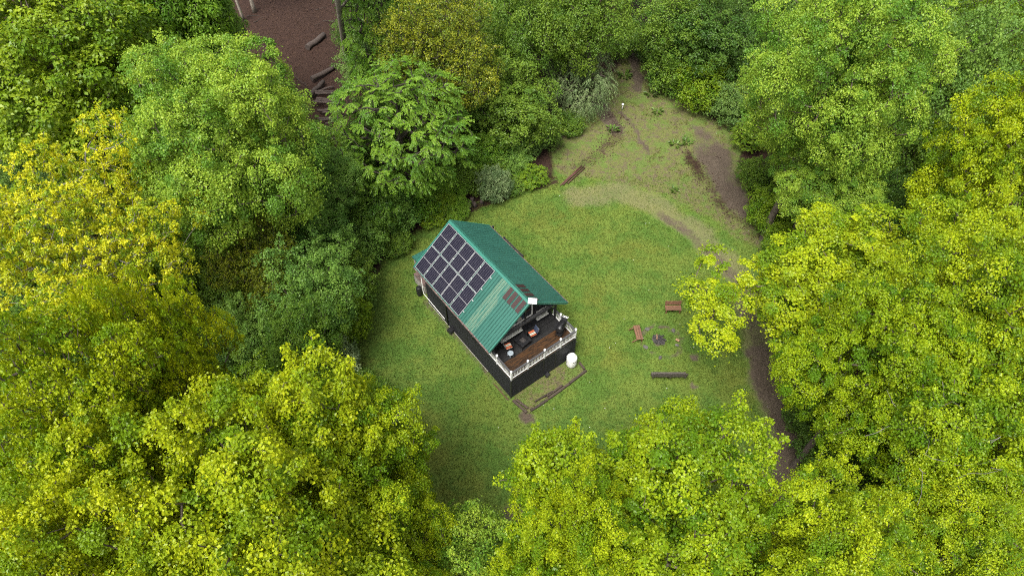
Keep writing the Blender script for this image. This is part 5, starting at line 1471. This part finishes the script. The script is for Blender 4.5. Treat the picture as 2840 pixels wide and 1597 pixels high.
LG = [((-22.1, 65.96, 0.28), (-20.7, 68.5, 0.3), 0.32, 'thick fallen log at the upper end of the leaf-covered gap'), ((-20.64, 60.4, 0.22), (-18.6, 62.5, 0.25), 0.26, 'fallen log across the middle of the leaf-covered gap'),
      ((-20.3, 57.6, 0.22), (-19.3, 59.9, 0.24), 0.25, 'fallen log above the pile of cut logs')]
for i, (a, b, r_, lb) in enumerate(LG): log(a, b, r_, r_ * 0.85, 'log_bark', 'fallen_log', lb, 'log', 'fallen logs in the wood', n=12, seed=i + 8)
rg = random.Random(5)
for i in range(16):
    f = i / 15
    x, y = -19.3 + 3.0 * f + rg.uniform(-.3, .3), 58.6 - 7.4 * f
    a = R(rg.uniform(-6, 32)); L_ = rg.uniform(1.6, 2.6)
    z = 0.12 + 0.16 * (i % 3)
    log((x - L_ / 2 * math.cos(a), y - L_ / 2 * math.sin(a), z), (x + L_ / 2 * math.cos(a), y + L_ / 2 * math.sin(a), z + rg.uniform(-.05, .1)), rg.uniform(0.09, 0.15), 0.09, 'log_bark', 'cut_log',
        ['topmost', 'second', 'third', 'fourth', 'fifth', 'sixth', 'seventh', 'eighth', 'ninth', 'tenth', 'eleventh', 'twelfth', 'thirteenth', 'fourteenth', 'fifteenth', 'lowest'][i] + ' cut log, from the top, in the loose pile beside the feathery tree', 'log', 'pile of cut logs', n=8, seed=i + 30)
for i in range(16):
    x, y = rg.uniform(-31, -19), rg.uniform(57, 74)
    a = rg.uniform(0, 3.1); L_ = rg.uniform(1.2, 3.0)
    log((x, y, 0.05), (x + L_ * math.cos(a), y + L_ * math.sin(a), 0.07), 0.04, 0.015, 'bark_dark', 'dead_stick', 'thin dead stick on the leaf-covered forest floor', 'stick', 'dead sticks on the forest floor', n=5, bend=0.06, seed=i + 60)

def bare_trunk(p0, p1, r0, r1, mat, label, limbs=3, seed=0, crown=None):
    t = empty('bare_tree', (p0[0], p0[1], 0), 0)
    tag(t, label, 'tree', 'bare trunks by the leaf-covered gap')
    rg = random.Random(seed)
    d = Vector(p1) - Vector((p0[0], p0[1], 0))
    pts = [Vector((0, 0, -0.1))] + [d * f + Vector((rg.uniform(-1, 1), rg.uniform(-1, 1), 0)) * 0.08 for f in (0.06, 0.25, 0.5, 0.75)] + [d]
    rr = [r0 * 1.35, r0, r0 * 0.93, (r0 + r1) / 2, r1 * 1.15, r1]
    b = B().tube(pts, rr, 12)
    for k in range(limbs):
        f = rg.uniform(0.7, 0.98); a = rg.uniform(0, 6.28); L_ = rg.uniform(1.5, 3)
        s = d * f
        b.tube([s, s + Vector((math.cos(a) * L_ * .5, math.sin(a) * L_ * .5, L_ * .5)), s + Vector((math.cos(a) * L_, math.sin(a) * L_, L_ * 1.2))], [r1 * 0.6, r1 * 0.4, r1 * .2], 6)
    b.build('trunk', MAT[mat], t)
    if crown:
        c = link('crown', PROTO[crown][0], t, (d.x, d.y, d.z - 3.5)); c.material_slots[0].link = 'OBJECT'; c.material_slots[0].material = MAT['leaf_mid']
p_ = at(884, 215, 0); q_ = at(836, -70, 17)
bare_trunk(p_, q_, 0.30, 0.20, 'bark_pale', 'tall bare pale trunk rising beside the leaf-covered gap', 4, 1, 'under_a')
p_ = at(880, 492, 0); q_ = at(864, 400, 3.6)
bare_trunk(p_, q_, 0.26, 0.21, 'bark_pale', 'bare grey trunk among bushes below the pile of logs', 0, 2)
for i, (a, b) in enumerate((((-29.6, 73.6), 'right'), ((-30.4, 71.8), 'left'))):
    bare_trunk(a, (a[0] - 0.6 * i, a[1] + 0.3, 15), 0.22 - 0.06 * i, 0.12, 'bark_pale', f'pale slim trunk at the top edge in the leaf gap, {b} one', 3, 3 + i, 'under_b')

# rotten stump at the lawn edge
p_ = at(1188, 512, 0)
t = empty('rotten_stump', p_, 0); tag(t, 'dark rotten stump at the lawn edge beside the pale bush', 'stump')
rg = random.Random(3)
for i in range(9):
    a = rg.uniform(0, 6.28); r_ = rg.uniform(0.1, 0.75); h_ = rg.uniform(0.25, 0.6)
    B().tube([(r_ * math.cos(a) * 1.3, r_ * math.sin(a), -0.02), (r_ * math.cos(a) * 1.25 + rg.uniform(-.1, .1), r_ * math.sin(a) * 0.9, h_)], [rg.uniform(.16, .26), rg.uniform(.05, .12)], 7).build('wood_piece', MAT['log_bark'], t)

# broad-leaved weeds on the bank
def weed(px, py, s, label, seed):
    p = at(px, py, 0); rg = np.random.default_rng(seed)
    n_ = 26
    a = rg.uniform(0, 2 * np.pi, n_)
    el = rg.uniform(0.15, 1.0, n_)
    t_ = unit(np.c_[np.cos(a), np.sin(a), el]); nr = unit(np.c_[-np.cos(a) * el, -np.sin(a) * el, np.ones(n_)] + rg.normal(0, .2, (n_, 3)))
    nr = unit(nr - t_ * (nr * t_).sum(1, keepdims=True))
    P = np.c_[np.cos(a), np.sin(a), el * 0.4] * rg.uniform(0.02, 0.35, n_)[:, None] * s
    P[:, 2] = np.abs(P[:, 2]) + 0.02
    V = leaf_quads(rg, P, t_, nr, rg.uniform(0.22, 0.42, n_) * s, 0.22, 0.12)
    f = np.arange(n_)[:, None] * 4
    F = np.concatenate([f + np.array([[0, 1, 2]]), f + np.array([[0, 2, 3]])], 0)
    o = link('weed_plant', np_mesh('weed_plant', V, F, MAT['leaf_weed'], {'rnd': np.repeat(rg.random(n_), 4), 'twig': np.repeat(rg.random(n_), 4)}), None, p)
    tag(o, label, 'plant', 'broad-leaved weeds on the bank')
WE = [(1540, 327, 1.3, 'broad-leaved weed beside the trail above the rusty poles'), (1700, 366, 1.3, 'broad-leaved weed left of the pair by the dirt bank'), (1727, 359, 1.2, 'broad-leaved weed right of the pair by the dirt bank'),
      (1697, 482, 1.0, 'lone broad-leaved weed at the edge of the worn track'), (1571, 192, 1.5, 'broad-leaved weed near the top of trail'), (1410, 330, 1.1, 'broad-leaved weed beside the low bluish bush'), (1652, 283, 1.2, 'broad-leaved weed in the middle of grassy bank'),
      (1640, 240, 1.4, 'leafy weed right of the trail below the top bushes')]
for i, (x, y, s, lb) in enumerate(WE): weed(x, y, s, lb, i)

# bare dead treetop among the lower right maples
drg = np.random.default_rng(8)
p_ = at(2405, 1085, 14.0)
tips_ = drg.normal(0, 1, (150, 3)) * np.array([1.3, 1.3, 1.1]) + np.array([0, 0, 13.6])
pts_, par_, rad_ = skeleton(drg, tips_, 9.0, 13.0, 0.085)
t = empty('dead_tree', (p_[0], p_[1], 0)); tag(t, 'bare grey dead treetop standing out of the lower right maples', 'tree')
link('trunk', wood_mesh('trunk', drg, pts_, par_, rad_, MAT['bark_grey'], 0.16), t)
